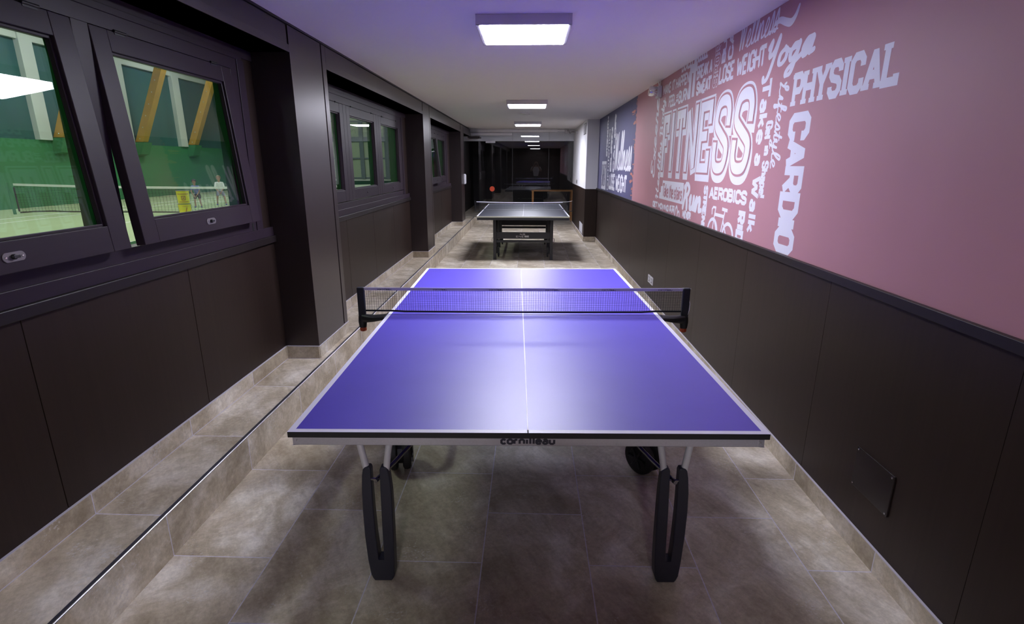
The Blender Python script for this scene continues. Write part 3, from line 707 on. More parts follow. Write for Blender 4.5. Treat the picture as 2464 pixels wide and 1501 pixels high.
# ================================================================== near table (local frame: x across, y away, z up; origin under the near edge)
TR = 0.02327
tab = thing('table_tennis_table', 'blue table tennis table with white lines and forked anthracite legs', 'table', (0, 0, 0), TR)
def tp(name, mat, fn, parent=None, **k):
    m = MB(); fn(m); return m.build(name, mat, parent or tab, off=(0, 0, 0), **k)
hw, ZT = 0.7625, 0.758
for ya, yb in ((0.0, 1.3685), (1.3715, 2.74)):
    top = tp('tabletop', PTOP, lambda m: m.box(-hw + 0.001, hw - 0.001, ya + 0.001, yb - 0.001, ZT - 0.018, ZT))
    tp('edge_band', BLACK, lambda m: (m.box(-hw, hw, ya, ya + 0.0012, ZT - 0.0195, ZT - 0.0008), m.box(-hw, hw, yb - 0.0012, yb, ZT - 0.0195, ZT - 0.0008), m.box(-hw, -hw + 0.0012, ya, yb, ZT - 0.0195, ZT - 0.0008), m.box(hw - 0.0012, hw, ya, yb, ZT - 0.0195, ZT - 0.0008)), top)
    def lines(m):
        z0, z1 = ZT, ZT + 0.0004; w = 0.02
        m.box(-hw, -hw + w, ya, yb, z0, z1); m.box(hw - w, hw, ya, yb, z0, z1)
        m.box(-0.002, 0.002, ya, yb, z0, z1)
        if ya == 0: m.box(-hw + w, hw - w, 0, w, z0, z1)
        else: m.box(-hw + w, hw - w, 2.74 - w, 2.74, z0, z1)
    tp('white_line', PLINE, lines, top)
    # steel apron
    i = 0.010; ca, cb = (ya + i, yb - 0.02) if ya == 0 else (ya + 0.02, yb - i)
    ap = tp('apron', GALV, lambda m: (m.box(-hw + i, hw - i, ca, ca + 0.022, 0.706, ZT - 0.0195), m.box(-hw + i, hw - i, cb - 0.022, cb, 0.706, ZT - 0.0195), m.box(-hw + i, -hw + i + 0.022, ca, cb, 0.706, ZT - 0.0195), m.box(hw - i - 0.022, hw - i, ca, cb, 0.706, ZT - 0.0195)), bevel=0.003)
    if ya == 0:
        m = Flat(); block(m, 'cornilleau', LOW, (-0.088, 0.088, 0.7115, 0.742), 0.0072, lambda u, v: (u, ca - 0.0006, v), gap=0.34); m.build('lettering', TXTD, ap, off=(0, 0, 0))
        for x in (-hw + 0.025, hw - 0.025): tp('rivet', STEEL, lambda m: m.lathe([(0.0045, 0), (0.004, -0.0015), (0.002, -0.002)], (x, ca, 0.724), 'y', 12), ap)
# forked legs: tuning-fork outline
def leg(sx, yl, front):
    def fork(m):
        # (half profile by height: outer-left, slot-left, slot-right, outer-right), centred
        Zs = [0.0, 0.012, 0.03, 0.10, 0.21, 0.32, 0.40, 0.46, 0.485, 0.497]
        oL = [-0.033, -0.040, -0.046, -0.052, -0.056, -0.057, -0.056, -0.053, -0.049, -0.040]
        oR = [0.033, 0.040, 0.046, 0.050, 0.054, 0.056, 0.055, 0.050, 0.045, 0.038]
        sL = [None, None, None, -0.011, -0.014, -0.016, -0.017, -0.018, -0.018, -0.022]
        sR = [None, None, None, 0.011, 0.012, 0.013, 0.013, 0.013, 0.013, 0.018]
        outer = [(oL[i], Zs[i]) for i in range(10)]; right = [(oR[i], Zs[i]) for i in range(10)]
        k = 3
        poly = right[:] + [(sR[i], Zs[i]) for i in range(9, k - 1, -1)] + [(sL[i], Zs[i]) for i in range(k, 10)] + outer[::-1]
        D = [(0.0, 0.028), (0.5, 0.022)]
        n = len(poly); A = []; B = []
        for u, z in poly:
            hd = 0.026 - 0.010 * z / 0.5; bow = 0.012 * math.sin(PI * min(1, z / 0.5))
            A.append(m.bm.verts.new((sx + u, yl - hd - bow, z))); B.append(m.bm.verts.new((sx + u, yl + hd - bow, z)))
        for i in range(n): m.bm.faces.new([A[i], A[(i + 1) % n], B[(i + 1) % n], B[i]])
        # front and back skins, strip by strip
        def skin(V):
            nR = 10; R = V[:10]; SR = V[10:10 + 7][::-1]; SL = V[17:24]; OL = V[24:34][::-1]
            for i in range(k): m.bm.faces.new([OL[i], R[i], R[i + 1], OL[i + 1]])
            m.bm.faces.new([OL[k], R[k], SR[0], SL[0]]) if False else None
            for i in range(k, 9):
                j = i - k
                m.bm.faces.new([SR[j], R[i], R[i + 1], SR[j + 1]]); m.bm.faces.new([OL[i], SL[j], SL[j + 1], OL[i + 1]])
        # close the seam between the solid foot and the two prongs
        skin(A); skin(B)
    lg = tp('leg', LEGG, fork, bevel=0.005, segs=3)
    s = 1 if front else -1
    for d, tx in ((-0.036, -0.062), (0.034, 0.056)):
        tp('leg_tube', TUBE, lambda m: m.tube([(sx + d, yl - 0.002, 0.47), (sx + d + (tx - d) * 0.5, yl, 0.545), (sx + tx * 1.02, yl + 0.004 * s, 0.62), (sx + tx * 1.25, yl + 0.01 * s, 0.72)], 0.0125, 12), lg, smooth=True)
    inn = 1 if sx < 0 else -1
    pin = (sx, yl - 0.03 * s, 0.448)
    tp('brace', DTUBE, lambda m: m.tube([pin, (sx + 0.045 * inn, yl + 0.10 * s, 0.452), (sx + 0.085 * inn, yl + 0.20 * s, 0.465), (sx + 0.105 * inn, yl + 0.27 * s, 0.50), (sx + 0.108 * inn, yl + 0.31 * s, 0.58), (sx + 0.10 * inn, yl + 0.33 * s, 0.70)], 0.0085, 12), lg, smooth=True)
    tp('pin', CHROME, lambda m: m.tube([(sx - 0.03, yl - 0.015 * s, 0.448), (sx + 0.03, yl - 0.015 * s, 0.448)], 0.005, 10), lg)
for sx in (-0.556, 0.549):
    leg(sx, 0.235, True); leg(sx, 2.505, False)
# chassis with its double wheels
def wheel(cx, cy, ang):
    a = Vector((math.cos(ang), math.sin(ang), 0)); c = Vector((cx, cy, 0.092))
    ax = (Vector((-a.y, a.x, 0)), Vector((0, 0, 1)), a)
    def tyre(m):
        for q in (-0.034, 0.034):
            m.lathe([(0.055, -0.020), (0.078, -0.021), (0.089, -0.014), (0.092, 0), (0.089, 0.014), (0.078, 0.021), (0.055, 0.020)], c + a * q, ax, 32)
    w = tp('wheel', RUBBER, tyre, smooth=True)
    def hub(m):
        m.lathe([(0.056, -0.056), (0.058, -0.050), (0.058, 0.050), (0.056, 0.056)], c, ax, 24)
        for k in range(6):
            t = 2 * PI * k / 6
            for q in (-0.060, 0.060):
                d = ax[0] * math.cos(t) + ax[1] * math.sin(t); m.tube([c + a * q + d * 0.012, c + a * q + d * 0.055], 0.007, 6)
        m.lathe([(0.014, -0.068), (0.016, -0.06), (0.016, 0.06), (0.014, 0.068)], c, ax, 16)
    tp('hub', BLACK, hub, w)
for cx, cy, an in ((-0.655, 1.02, 0.18), (0.640, 1.00, 0.62), (-0.655, 1.74, -0.2), (0.640, 1.74, -0.2)): wheel(cx, cy, an)
def chassis(m):
    for x in (-0.60, 0.60):
        m.tube([(x * 1.07, 1.0, 0.20), (x, 1.10, 0.26), (x, 1.64, 0.26), (x * 1.07, 1.76, 0.20)], 0.02, 10)
        m.box(x - 0.02, x + 0.02, 1.35, 1.39, 0.26, 0.70)
    m.box(-0.60, 0.60, 1.35, 1.39, 0.27, 0.31)
tp('chassis', BLACKM, chassis)

# net set: clamps on to the table, a thing of its own
net = thing('table_tennis_net', 'net with white tape and black posts clamped across the blue table', 'net', (0, 0, 0), TR)
def npart(name, mat, fn, parent=None, **k):
    m = MB(); fn(m); return m.build(name, mat, parent or net, off=(0, 0, 0), **k)
NW, NY, NZ = 0.888, 1.37, ZT
def sag(x): return -0.003 * math.cos(PI * x / (2 * NW))
def threads(m):
    r = 0.00055; n = 137; zb, zt = NZ + 0.021, NZ + 0.140
    for i in range(n + 1):
        x = -NW + 2 * NW * i / n; j = 0.0012 * math.sin(i * 1.7)
        m.box(x + j - r, x + j + r, NY - r, NY + r, zb, zt)
    for k in range(12):
        z = zb + 0.004 + (zt - zb - 0.004) * k / 12
        N = 36
        for i in range(N):
            x0, x1 = -NW + 2 * NW * i / N, -NW + 2 * NW * (i + 1) / N
            w0 = 0.0015 * math.sin(x0 * 9 + k) * (1 if abs(x0) < 0.75 else 0.3); w1 = 0.0015 * math.sin(x1 * 9 + k) * (1 if abs(x1) < 0.75 else 0.3)
            m.bm.faces.new([m.bm.verts.new(p) for p in [(x0, NY - r, z + w0 - r), (x1, NY - r, z + w1 - r), (x1, NY - r, z + w1 + r), (x0, NY - r, z + w0 + r)]])
            m.bm.faces.new([m.bm.verts.new(p) for p in [(x0, NY + r, z + w0 - r), (x1, NY + r, z + w1 - r), (x1, NY - r, z + w1 + r), (x0, NY - r, z + w0 + r)]])
npart('net_mesh', NETM, threads)
def hem(m):
    N = 24
    for i in range(N):
        x0, x1 = -NW + 2 * NW * i / N, -NW + 2 * NW * (i + 1) / N
        b = lambda x: NZ + 0.012 - 0.003 * math.cos(PI * x / (2 * NW)) + (0.004 if abs(x) > 0.7 else 0)
        v = [m.bm.verts.new(p) for p in [(x0, NY - 0.0015, b(x0)), (x1, NY - 0.0015, b(x1)), (x1, NY - 0.0015, b(x1) + 0.010), (x0, NY - 0.0015, b(x0) + 0.010), (x0, NY + 0.0015, b(x0)), (x1, NY + 0.0015, b(x1)), (x1, NY + 0.0015, b(x1) + 0.010), (x0, NY + 0.0015, b(x0) + 0.010)]]
        for f in ((0, 1, 2, 3), (7, 6, 5, 4), (0, 4, 5, 1), (3, 2, 6, 7)): m.bm.faces.new([v[i_] for i_ in f])
npart('net_hem', CLOTHB, hem)
def tape(m):
    N = 24
    for i in range(N):
        x0, x1 = -NW + 2 * NW * i / N, -NW + 2 * NW * (i + 1) / N
        v = [m.bm.verts.new(p) for p in [(x0, NY - 0.003, NZ + 0.138 + sag(x0)), (x1, NY - 0.003, NZ + 0.138 + sag(x1)), (x1, NY - 0.003, NZ + 0.1525 + sag(x1)), (x0, NY - 0.003, NZ + 0.1525 + sag(x0)), (x0, NY + 0.003, NZ + 0.138 + sag(x0)), (x1, NY + 0.003, NZ + 0.138 + sag(x1)), (x1, NY + 0.003, NZ + 0.1525 + sag(x1)), (x0, NY + 0.003, NZ + 0.1525 + sag(x0))]]
        for f in ((0, 1, 2, 3), (7, 6, 5, 4), (0, 4, 5, 1), (3, 2, 6, 7)): m.bm.faces.new([v[i_] for i_ in f])
tape_o = npart('net_tape', NTAPE, tape)
npart('cord', PLINE, lambda m: m.tube([(-NW - 0.02, NY, NZ + 0.153), (-NW, NY, NZ + 0.1535)] + [(x / 10 * NW, NY, NZ + 0.1535 + sag(x / 10 * NW)) for x in range(-9, 10)] + [(NW, NY, NZ + 0.1535), (NW + 0.02, NY, NZ + 0.154), (NW + 0.045, NY + 0.004, NZ + 0.150)], 0.0016, 6))
m = Flat()
for cx in (-0.773, -0.463, -0.151, 0.162, 0.475, 0.788):
    block(m, 'cornilleau', LOW, (cx - 0.039, cx + 0.039, NZ + 0.1405 + sag(cx), NZ + 0.1508 + sag(cx)), 0.0019, lambda u, v: (u, NY - 0.0034, v), gap=0.24)
m.build('lettering', TXTD, tape_o, off=(0, 0, 0))
for sd in (-1, 1):
    x = sd * (NW + 0.018)
    post = npart('net_post', CLOTHB, lambda m: m.box(x - 0.020, x + 0.020, NY - 0.014, NY + 0.014, NZ - 0.012, NZ + 0.156), bevel=0.007, segs=3)
    def armf(m):
        # swept arm from the post to the clamp on the table edge
        secs = [(x, NY - 0.002, NZ - 0.022, 0.024, 0.026), (x - sd * 0.030, NY - 0.012, NZ - 0.022, 0.026, 0.022), (x - sd * 0.075, NY - 0.022, NZ - 0.018, 0.034, 0.017), (x - sd * 0.118, NY - 0.022, NZ - 0.012, 0.040, 0.013), (sd * (hw + 0.011), NY - 0.02, NZ - 0.011, 0.042, 0.013)]
        rings = []
        for cx, cy, cz, hy, hz in secs:
            ring = []
            for k in range(12):
                a = 2 * PI * k / 12; c, s = math.cos(a), math.sin(a)
                ring.append(m.bm.verts.new((cx, cy + hy * math.copysign(abs(c) ** 0.7, c), cz + hz * math.copysign(abs(s) ** 0.7, s))))
            rings.append(ring)
        for A, B in zip(rings[:-1], rings[1:]):
            for k in range(12): m.bm.faces.new([A[k], A[(k + 1) % 12], B[(k + 1) % 12], B[k]])
        m.bm.faces.new(rings[0]); m.bm.faces.new(rings[-1][::-1])
        m.tube([(x, NY - 0.004, NZ - 0.074), (x, NY - 0.004, NZ - 0.040), (x, NY - 0.002, NZ - 0.010)], 0.022, 16, rads=[0.020, 0.024, 0.022])
    ar = npart('clamp_arm', BLACK, armf, smooth=True)
    npart('clamp_screw', ORED, lambda m: (m.lathe([(0.017, -0.012), (0.019, -0.008), (0.019, 0.006), (0.016, 0.010)], (x, NY - 0.004, NZ - 0.084), 'z', 8), m.tube([(x, NY - 0.004, NZ - 0.10), (x, NY - 0.004, NZ - 0.09)], 0.006, 8)), ar)
    # clamp jaw hugging the table edge
    npart('clamp_jaw', BLACK, lambda m: (m.box(*sorted((sd * (hw + 0.0005), sd * (hw + 0.010))), NY - 0.075, NY + 0.035, NZ - 0.030, NZ + 0.0012), m.box(*sorted((sd * (hw - 0.008), sd * (hw + 0.008))), NY - 0.05, NY + 0.03, NZ - 0.034, NZ - 0.0215)), ar, bevel=0.003)
npart('tension_cord', PLINE, lambda m: m.tube([(NW + 0.039, NY, NZ + 0.085), (NW + 0.043, NY - 0.006, NZ + 0.065), (NW + 0.040, NY - 0.010, NZ + 0.03), (NW + 0.033, NY - 0.012, NZ + 0.006)], 0.0017, 8))

# ================================================================== far table
ft = thing('table_tennis_table', 'dark slate table tennis table with cream edge and black box frame', 'table', (-0.098, 7.14, 0), 0.004)
def fp(name, mat, fn, parent=None, **k):
    m = MB(); fn(m); return m.build(name, mat, parent or ft, off=(0, 0, 0), **k)
fw, FZ = 0.748, 0.760
for ya, yb in ((0, 1.366), (1.374, 2.74)):
    t_ = fp('tabletop', FARTOP, lambda m: m.box(-fw, fw, ya, yb, FZ - 0.019, FZ))
    def ln(m):
        z0, z1 = FZ, FZ + 0.0006; w = 0.02
        m.box(-fw, -fw + w, ya, yb, z0, z1); m.box(fw - w, fw, ya, yb, z0, z1); m.box(-0.0018, 0.0018, ya, yb, z0, z1)
        if ya == 0: m.box(-fw, fw, 0, w * 0.5, z0, z1); m.box(-fw + w, fw - w, yb - 0.012, yb, z0, z1)
        else: m.box(-fw, fw, yb - w, yb, z0, z1)
    fp('white_line', PLINE, ln, t_)
    fp('edge_band', FAREDGE, lambda m: (m.box(-fw - 0.001, fw + 0.001, ya - 0.001, ya + 0.0005, FZ - 0.020, FZ + 0.0003), m.box(-fw - 0.001, -fw + 0.0005, ya, yb, FZ - 0.020, FZ + 0.0003), m.box(fw - 0.0005, fw + 0.001, ya, yb, FZ - 0.020, FZ + 0.0003)), t_)
    fp('apron', BLACKM, lambda m: (m.box(-fw + 0.004, fw - 0.004, ya + 0.004, ya + 0.03, FZ - 0.062, FZ - 0.0205), m.box(-fw + 0.004, fw - 0.004, yb - 0.03, yb - 0.004, FZ - 0.062, FZ - 0.0205), m.box(-fw + 0.004, -fw + 0.03, ya, yb, FZ - 0.062, FZ - 0.0205), m.box(fw - 0.03, fw - 0.004, ya, yb, FZ - 0.062, FZ - 0.0205)), bevel=0.002)
for sx in (-1, 1):
    for y in (0.335, 1.02, 1.72, 2.405):
        x = sx * 0.478
        lg = fp('leg', BLACKM, lambda m: m.box(x - 0.026, x + 0.026, y - 0.026, y + 0.026, 0.004, FZ - 0.062), bevel=0.003)
        fp('leg_foot', RUBBER, lambda m: m.box(x - 0.027, x + 0.027, y - 0.027, y + 0.027, 0.0, 0.010), lg)
        if y in (0.335, 2.405):
            fp('hook', CHROME, lambda m: m.tube([(x + sx * 0.026, y, 0.30), (x + sx * 0.045, y, 0.31), (x + sx * 0.045, y, 0.36), (x + sx * 0.030, y, 0.37)], 0.005, 8), lg)
for y in (0.335, 2.405):
    bd = fp('crossboard', BLACKM, lambda m: m.box(-0.452, 0.452, y - 0.012, y + 0.012, 0.355, 0.465), bevel=0.002)
    fp('crossbar', BLACKM, lambda m: m.box(-0.452, 0.452, y - 0.015 + 0.06, y + 0.015 + 0.06, 0.285, 0.325), bevel=0.002)
    if y < 1:
        pl = fp('name_plate', BLACK, lambda m: m.box(-0.118, 0.108, y - 0.0145, y - 0.0125, 0.374, 0.452), bd)
        m = Flat(); fn = lambda u, v: (u, y - 0.0155, v)
        block(m, 'NB', CAPS, (-0.052, 0.034, 0.417, 0.446), 0.006, fn, gap=0.6); block(m, 'ENE', CAPS, (-0.118, 0.012, 0.379, 0.409), 0.006, fn, gap=0.45)
        block(m, 'BE', CAPS, (0.024, 0.104, 0.381, 0.411), 0.011, fn, gap=0.25)
        m.build('lettering', TXTG, pl, off=(0, 0, 0))
fp('crossboard', BLACKM, lambda m: m.box(-0.46, 0.46, 1.70, 1.725, 0.545, 0.66))
fp('side_bar', BLACKM, lambda m: (m.box(-0.49, -0.466, 0.35, 2.39, 0.16, 0.19), m.box(0.466, 0.49, 0.35, 2.39, 0.16, 0.19), m.tube([(-0.478, 0.36, 0.17), (-0.478, 1.0, 0.62)], 0.012, 8), m.tube([(0.478, 0.36, 0.17), (0.478, 1.0, 0.62)], 0.012, 8)))
for sx in (-1, 1):
    for y in (0.62, 2.12):
        fp('caster', RUBBER, lambda m: m.lathe([(0.030, -0.012), (0.036, -0.008), (0.036, 0.008), (0.030, 0.012)], (sx * 0.43, y, 0.036), 'x', 18), smooth=True)
        fp('caster_fork', BLACKM, lambda m: (m.box(sx * 0.43 - 0.017, sx * 0.43 + 0.017, y - 0.012, y + 0.012, 0.074, 0.165), m.box(sx * 0.43 - 0.019, sx * 0.43 - 0.014, y - 0.01, y + 0.01, 0.03, 0.08), m.box(sx * 0.43 + 0.014, sx * 0.43 + 0.019, y - 0.01, y + 0.01, 0.03, 0.08)))
fn_ = thing('table_tennis_net', 'slack dark net with white tape strung across the far slate table', 'net', (-0.098, 7.14, 0), 0.004)
def fnp(name, mat, fn, parent=None, **k):
    m = MB(); fn(m); return m.build(name, mat, parent or fn_, off=(0, 0, 0), **k)
FX = 0.895
def zt(x): return FZ + 0.142 - 0.016 * max(0, 1 - (x / FX) ** 2) + 0.006 * max(0, (x - 0.7) / 0.2)
def fmesh(m):
    r = 0.0006
    for i in range(101):
        x = -FX + 2 * FX * i / 100
        m.box(x - r, x + r, 1.37 - r, 1.37 + r, FZ + 0.004 - (0.02 if abs(x) > fw else 0), zt(x))
    for k in range(9):
        for i in range(24):
            x0, x1 = -FX + 2 * FX * i / 24, -FX + 2 * FX * (i + 1) / 24; q = k / 9
            z0, z1 = FZ + 0.01 + (zt(x0) - FZ - 0.01) * q, FZ + 0.01 + (zt(x1) - FZ - 0.01) * q
            m.face([(x0, 1.37, z0 - r), (x1, 1.37, z1 - r), (x1, 1.37, z1 + r), (x0, 1.37, z0 + r)])
fnp('net_mesh', NETM, fmesh)
def ftape(m):
    N = 26; xa, xb = -FX + 0.02, 0.72
    for i in range(N):
        x0, x1 = xa + (xb - xa) * i / N, xa + (xb - xa) * (i + 1) / N
        v = [m.bm.verts.new(p) for p in [(x0, 1.366, zt(x0) - 0.012), (x1, 1.366, zt(x1) - 0.012), (x1, 1.366, zt(x1) + 0.003), (x0, 1.366, zt(x0) + 0.003), (x0, 1.374, zt(x0) - 0.012), (x1, 1.374, zt(x1) - 0.012), (x1, 1.374, zt(x1) + 0.003), (x0, 1.374, zt(x0) + 0.003)]]
        for f in ((0, 1, 2, 3), (7, 6, 5, 4), (0, 4, 5, 1), (3, 2, 6, 7)): m.bm.faces.new([v[q] for q in f])
fnp('net_tape', PLINE, ftape)
fnp('cord', STEEL, lambda m: m.tube([(0.70, 1.37, zt(0.70)), (0.80, 1.37, zt(0.78) - 0.002), (0.87, 1.37, zt(0.86) + 0.004), (0.893, 1.37, FZ + 0.155)], 0.003, 8))
for sd in (-1, 1):
    p = fnp('net_post', BLACKM, lambda m: m.tube([(sd * 0.90, 1.37, FZ - 0.035), (sd * 0.90, 1.37, FZ + 0.156)], 0.008, 10))
    fnp('clamp', BLACKM, lambda m: (m.box(*sorted((sd * (fw + 0.002), sd * 0.905)), 1.355, 1.385, FZ - 0.038, FZ - 0.026), m.box(*sorted((sd * (fw - 0.04), sd * (fw + 0.012))), 1.34, 1.40, FZ + 0.0008, FZ + 0.006), m.box(*sorted((sd * (fw + 0.002), sd * (fw + 0.012))), 1.34, 1.40, FZ - 0.038, FZ + 0.006)), p)

# ================================================================== small fittings
# murals (flat prints on the right wall)
XM = XR - 0.0008
def wfn(layer): return lambda s_, z: (XM - 0.0003 - 0.0016 * layer, -s_, z)
Z0M, Z1M = 1.0985, ZC
CLIP = [((0, 0, Z1M), (0, 0, 1)), ((0, 0, Z0M), (0, 0, -1))]
pm = wthing('wall_mural', 'pink wall mural covered in white fitness words, FITNESS the largest', 'mural', (XR, 2.0, 1.1))
MB().box(XM, XR, Y0, 5.93, Z0M, Z1M).build('backing', PINK, pm)
bmu = wthing('wall_mural', 'blue wall mural with white words beside the white column', 'mural', (XR, 7.8, 1.1))
MB().box(XM, XR, 5.93, YC, Z0M, Z1M).build('backing', BLUE, bmu)
def wbox(mode, yl, yr, zb, zt_):
    """returns (box, fn maker) for text running right, 'cw' (down, tops to the right) or 'ccw' (up, tops to the left)"""
    if mode == 'h': return (-yl, -yr, zb, zt_), lambda l: wfn(l)
    if mode == 'cw':
        return (0, zt_ - zb, 0, yl - yr), lambda l: (lambda u, v: wfn(l)(-yl + v, zt_ - u))
    return (0, zt_ - zb, 0, yl - yr), lambda l: (lambda u, v: wfn(l)(-yr - v, zb + u))
def word(mural, text, mode, yl, yr, zb, zt_, t, font=CAPS, serif=0.0, gap=0.28, mat=None, layer=0, label=None):
    bx, mk = wbox(mode, yl, yr, zb, zt_); m = Flat(); block(m, text, font, bx, t, mk(layer), serif, gap)
    return tag(m.build('lettering', mat or INK, mural, clip=CLIP), label or ('white word ' + text))
def script(mural, text, mode, yl, yr, zb, zt_, t, slant=0.2, nib=0.5, layer=0):
    bx, mk = wbox(mode, yl, yr, zb, zt_); m = Flat(); cursive(m, text, bx, t, mk(layer), slant, nib)
    return tag(m.build('lettering', INK, mural, clip=CLIP), 'white script words ' + text)
def hollow(mural, text, mode, yl, yr, zb, zt_, t, line, font=CAPS, gap=0.3):
    bx, mk = wbox(mode, yl, yr, zb, zt_); m = Flat(); outline(m, text, font, bx, t, line, mk(0), gap)
    return tag(m.build('lettering', INK, mural, clip=CLIP), 'hollow white letters ' + text)
# FITNESS: white outline with a drop edge, pink gap, white fill
CAPSF = dict(CAPS); CAPSF['S'] = (0.95, [arc([(1, 0.70), (1.0, 0.84), (0.84, 0.97), (0.5, 1.0), (0.16, 0.95), (0.0, 0.78), (0.06, 0.64), (0.5, 0.5), (0.94, 0.36), (1.0, 0.2), (0.84, 0.04), (0.5, 0.0), (0.16, 0.03), (0.0, 0.16), (0, 0.32)], 5)], [])
CAPSF['T'] = (0.8, [[(0, 0.82), (0, 1), (1, 1), (1, 0.82)], [(0.5, 0.9), (0.5, 0)]], [])
CAPSF['F'] = (0.62, [[(1, 0.78), (1, 1), (0, 1), (0, 0)], [(0, 0.52), (0.55, 0.52)]], [])
CAPSF['E'] = (0.85, [[(1, 0.78), (1, 1), (0, 1), (0, 0), (1, 0), (1, 0.2)], [(0, 0.52), (0.6, 0.52)]], [])
CAPSF['N'] = (0.85, [[(0, 0), (0, 1), (1, 0), (1, 1)]], [])
bx, mk = wbox('h', 4.41, 2.03, 1.475, 2.085)
lay = layout('FITNESS', CAPSF, bx[0], bx[1], bx[2], bx[3], gap=0.58, t=0.140)
def grow(st, d):
    """lengthen a stroke at both ends by d so each layer caps the one above"""
    a = Vector(st[0]); b = Vector(st[1]); c = Vector(st[-1]); e = Vector(st[-2])
    a = a + (a - b).normalized() * d; c = c + (c - e).normalized() * d
    return [tuple(a)] + [tuple(p) for p in st[1:-1]] + [tuple(c)]
m = Flat()
for dz in (0.0, -0.018, -0.036):
    for st, _ in lay:
        for s_ in st: ribbon(m, [(p[0] - dz * 0.25, p[1] + dz) for p in grow(s_, 0.070)], 0.140, mk(0))
tag(m.build('lettering', INK, pm, clip=CLIP), 'white outline of the large word FITNESS')
m = Flat()
for st, _ in lay:
    for s_ in st: ribbon(m, grow(s_, 0.0525), 0.105, mk(1))
m.build('lettering_gap', PINK, pm, clip=CLIP)
for c_, (st, _) in zip('FITNESS', lay):
    m = Flat()
    for s_ in st: ribbon(m, grow(s_, 0.037), 0.074, mk(2))
    tag(m.build('lettering', INK, pm, clip=CLIP), 'white fill of a letter %s in FITNESS' % c_)
word(pm, 'PHYSICAL', 'h', 1.575, 0.715, 1.866, 2.037, 0.036, serif=0.028, gap=0.42)
word(pm, 'CARDIO', 'cw', 1.565, 1.335, 1.10, 1.835, 0.048, serif=0.0, gap=0.34)
word(pm, 'LOSE WEIGHT', 'h', 2.795, 1.984, 2.140, 2.266, 0.024, serif=0.006, gap=0.32)
word(pm, 'MAKE IT HAPPEN', 'h', 4.535, 3.580, 2.260, 2.365, 0.022)
word(pm, 'FEEL', 'h', 4.262, 4.000, 2.118, 2.232, 0.022)
word(pm, 'THE', 'cw', 3.985, 3.905, 2.128, 2.222, 0.012)
word(pm, 'BURN', 'h', 3.890, 3.565, 2.117, 2.233, 0.024)
word(pm, 'BREAK A', 'h', 3.365, 2.970, 2.250, 2.360, 0.022)
word(pm, 'SWEAT', 'h', 3.345, 2.965, 2.125, 2.238, 0.028, gap=0.2)
m = Flat()
for p in ([(-3.545, 2.125), (-3.545, 2.365), (-3.435, 2.365), (-3.435, 2.13)], [(-3.435, 2.36), (-3.435, 2.43)], [(-3.435, 2.365), (-3.37, 2.365)]): ribbon(m, p, 0.074, wfn(0))
tag(m.build('lettering', INK, pm, clip=CLIP), 'pair of thick white upright strokes')
word(pm, 'BUILD', 'h', 3.86, 3.52, 2.385, 2.50, 0.022); word(pm, 'MUSCLE', 'h', 3.43, 3.10, 2.385, 2.50, 0.022)
hollow(pm, 'SPORTS', 'ccw', 2.930, 2.806, 2.133, 2.60, 0.032, 0.006, gap=0.35)
word(pm, 'BURN', 'ccw', 2.772, 2.690, 2.280, 2.60, 0.022)
word(pm, 'CALORIES', 'ccw', 2.645, 2.545, 2.280, 2.95, 0.024)
script(pm, 'Wellness', 'h', 2.425, 1.86, 2.305, 2.50, 0.017, slant=0.25, nib=0.5)
m = Flat(); ribbon(m, arc([(-1.90, 2.345), (-1.84, 2.352), (-1.76, 2.325), (-1.70, 2.310), (-1.655, 2.330), (-1.625, 2.372)], 6), 0.042, wfn(0), taper=True)
tag(m.build('lettering', INK, pm, clip=CLIP), 'white swash under the script word Wellness')
script(pm, 'Yoga', 'h', 1.985, 1.405, 2.112, 2.262, 0.040, slant=0.26, nib=0.55)
word(pm, 'Take', 'cw', 1.985, 1.850, 1.690, 2.056, 0.027, font=LOW, gap=0.35)
word(pm, 'a', 'cw', 1.972, 1.852, 1.560, 1.643, 0.026, font=LOW)
word(pm, 'Walk', 'cw', 1.968, 1.838, 1.150, 1.506, 0.027, font=LOW, gap=0.38)
word(pm, 'Get', 'cw', 1.860, 1.764, 1.708, 1.820, 0.020, font=LOW, gap=0.3)
word(pm, 'in', 'cw', 1.852, 1.756, 1.622, 1.684, 0.020, font=LOW, gap=0.35)
word(pm, 'Shape!', 'cw', 1.850, 1.754, 1.375, 1.595, 0.020, font=LOW, gap=0.3)
script(pm, 'Lifestyle', 'cw', 1.735, 1.625, 1.555, 2.010, 0.014, slant=0.15, nib=0.8)
script(pm, 'Excercise', 'ccw', 4.86, 4.68, 1.444, 2.62, 0.034, slant=0.1, nib=0.75)
script(pm, 'Healthy Body', 'ccw', 4.555, 4.425, 1.215, 2.230, 0.022, slant=0.1, nib=0.75)
# Take the stairs: white stepped block with pink lettering
m = Flat(); f_ = wfn(0)
for a, b, c, d in ((-4.375, -3.465, 1.220, 1.284), (-4.325, -3.468, 1.284, 1.350), (-4.264, -3.472, 1.350, 1.410)):
    m.face([f_(a, c), f_(b, c), f_(b, d), f_(a, d)])
tag(m.build('lettering', INK, pm), 'white stepped block behind the words Take the stairs')
word(pm, 'Take the stairs', 'h', 4.235, 3.50, 1.245, 1.385, 0.019, font=LOW, gap=0.3, mat=PINK, layer=1, label='pink words Take the stairs')
script(pm, 'Run', 'h', 3.45, 2.92, 1.20, 1.405, 0.060, slant=0.12, nib=0.6)
word(pm, 'STRENGTH', 'cw', 2.895, 2.790, 0.92, 1.412, 0.028, gap=0.30, serif=0.006)
word(pm, 'AEROBICS', 'h', 2.755, 2.018, 1.316, 1.411, 0.025, serif=0.014, gap=0.3)
word(pm, 'GET MOVING', 'h', 4.655, 3.945, 1.110, 1.179, 0.021, gap=0.26)
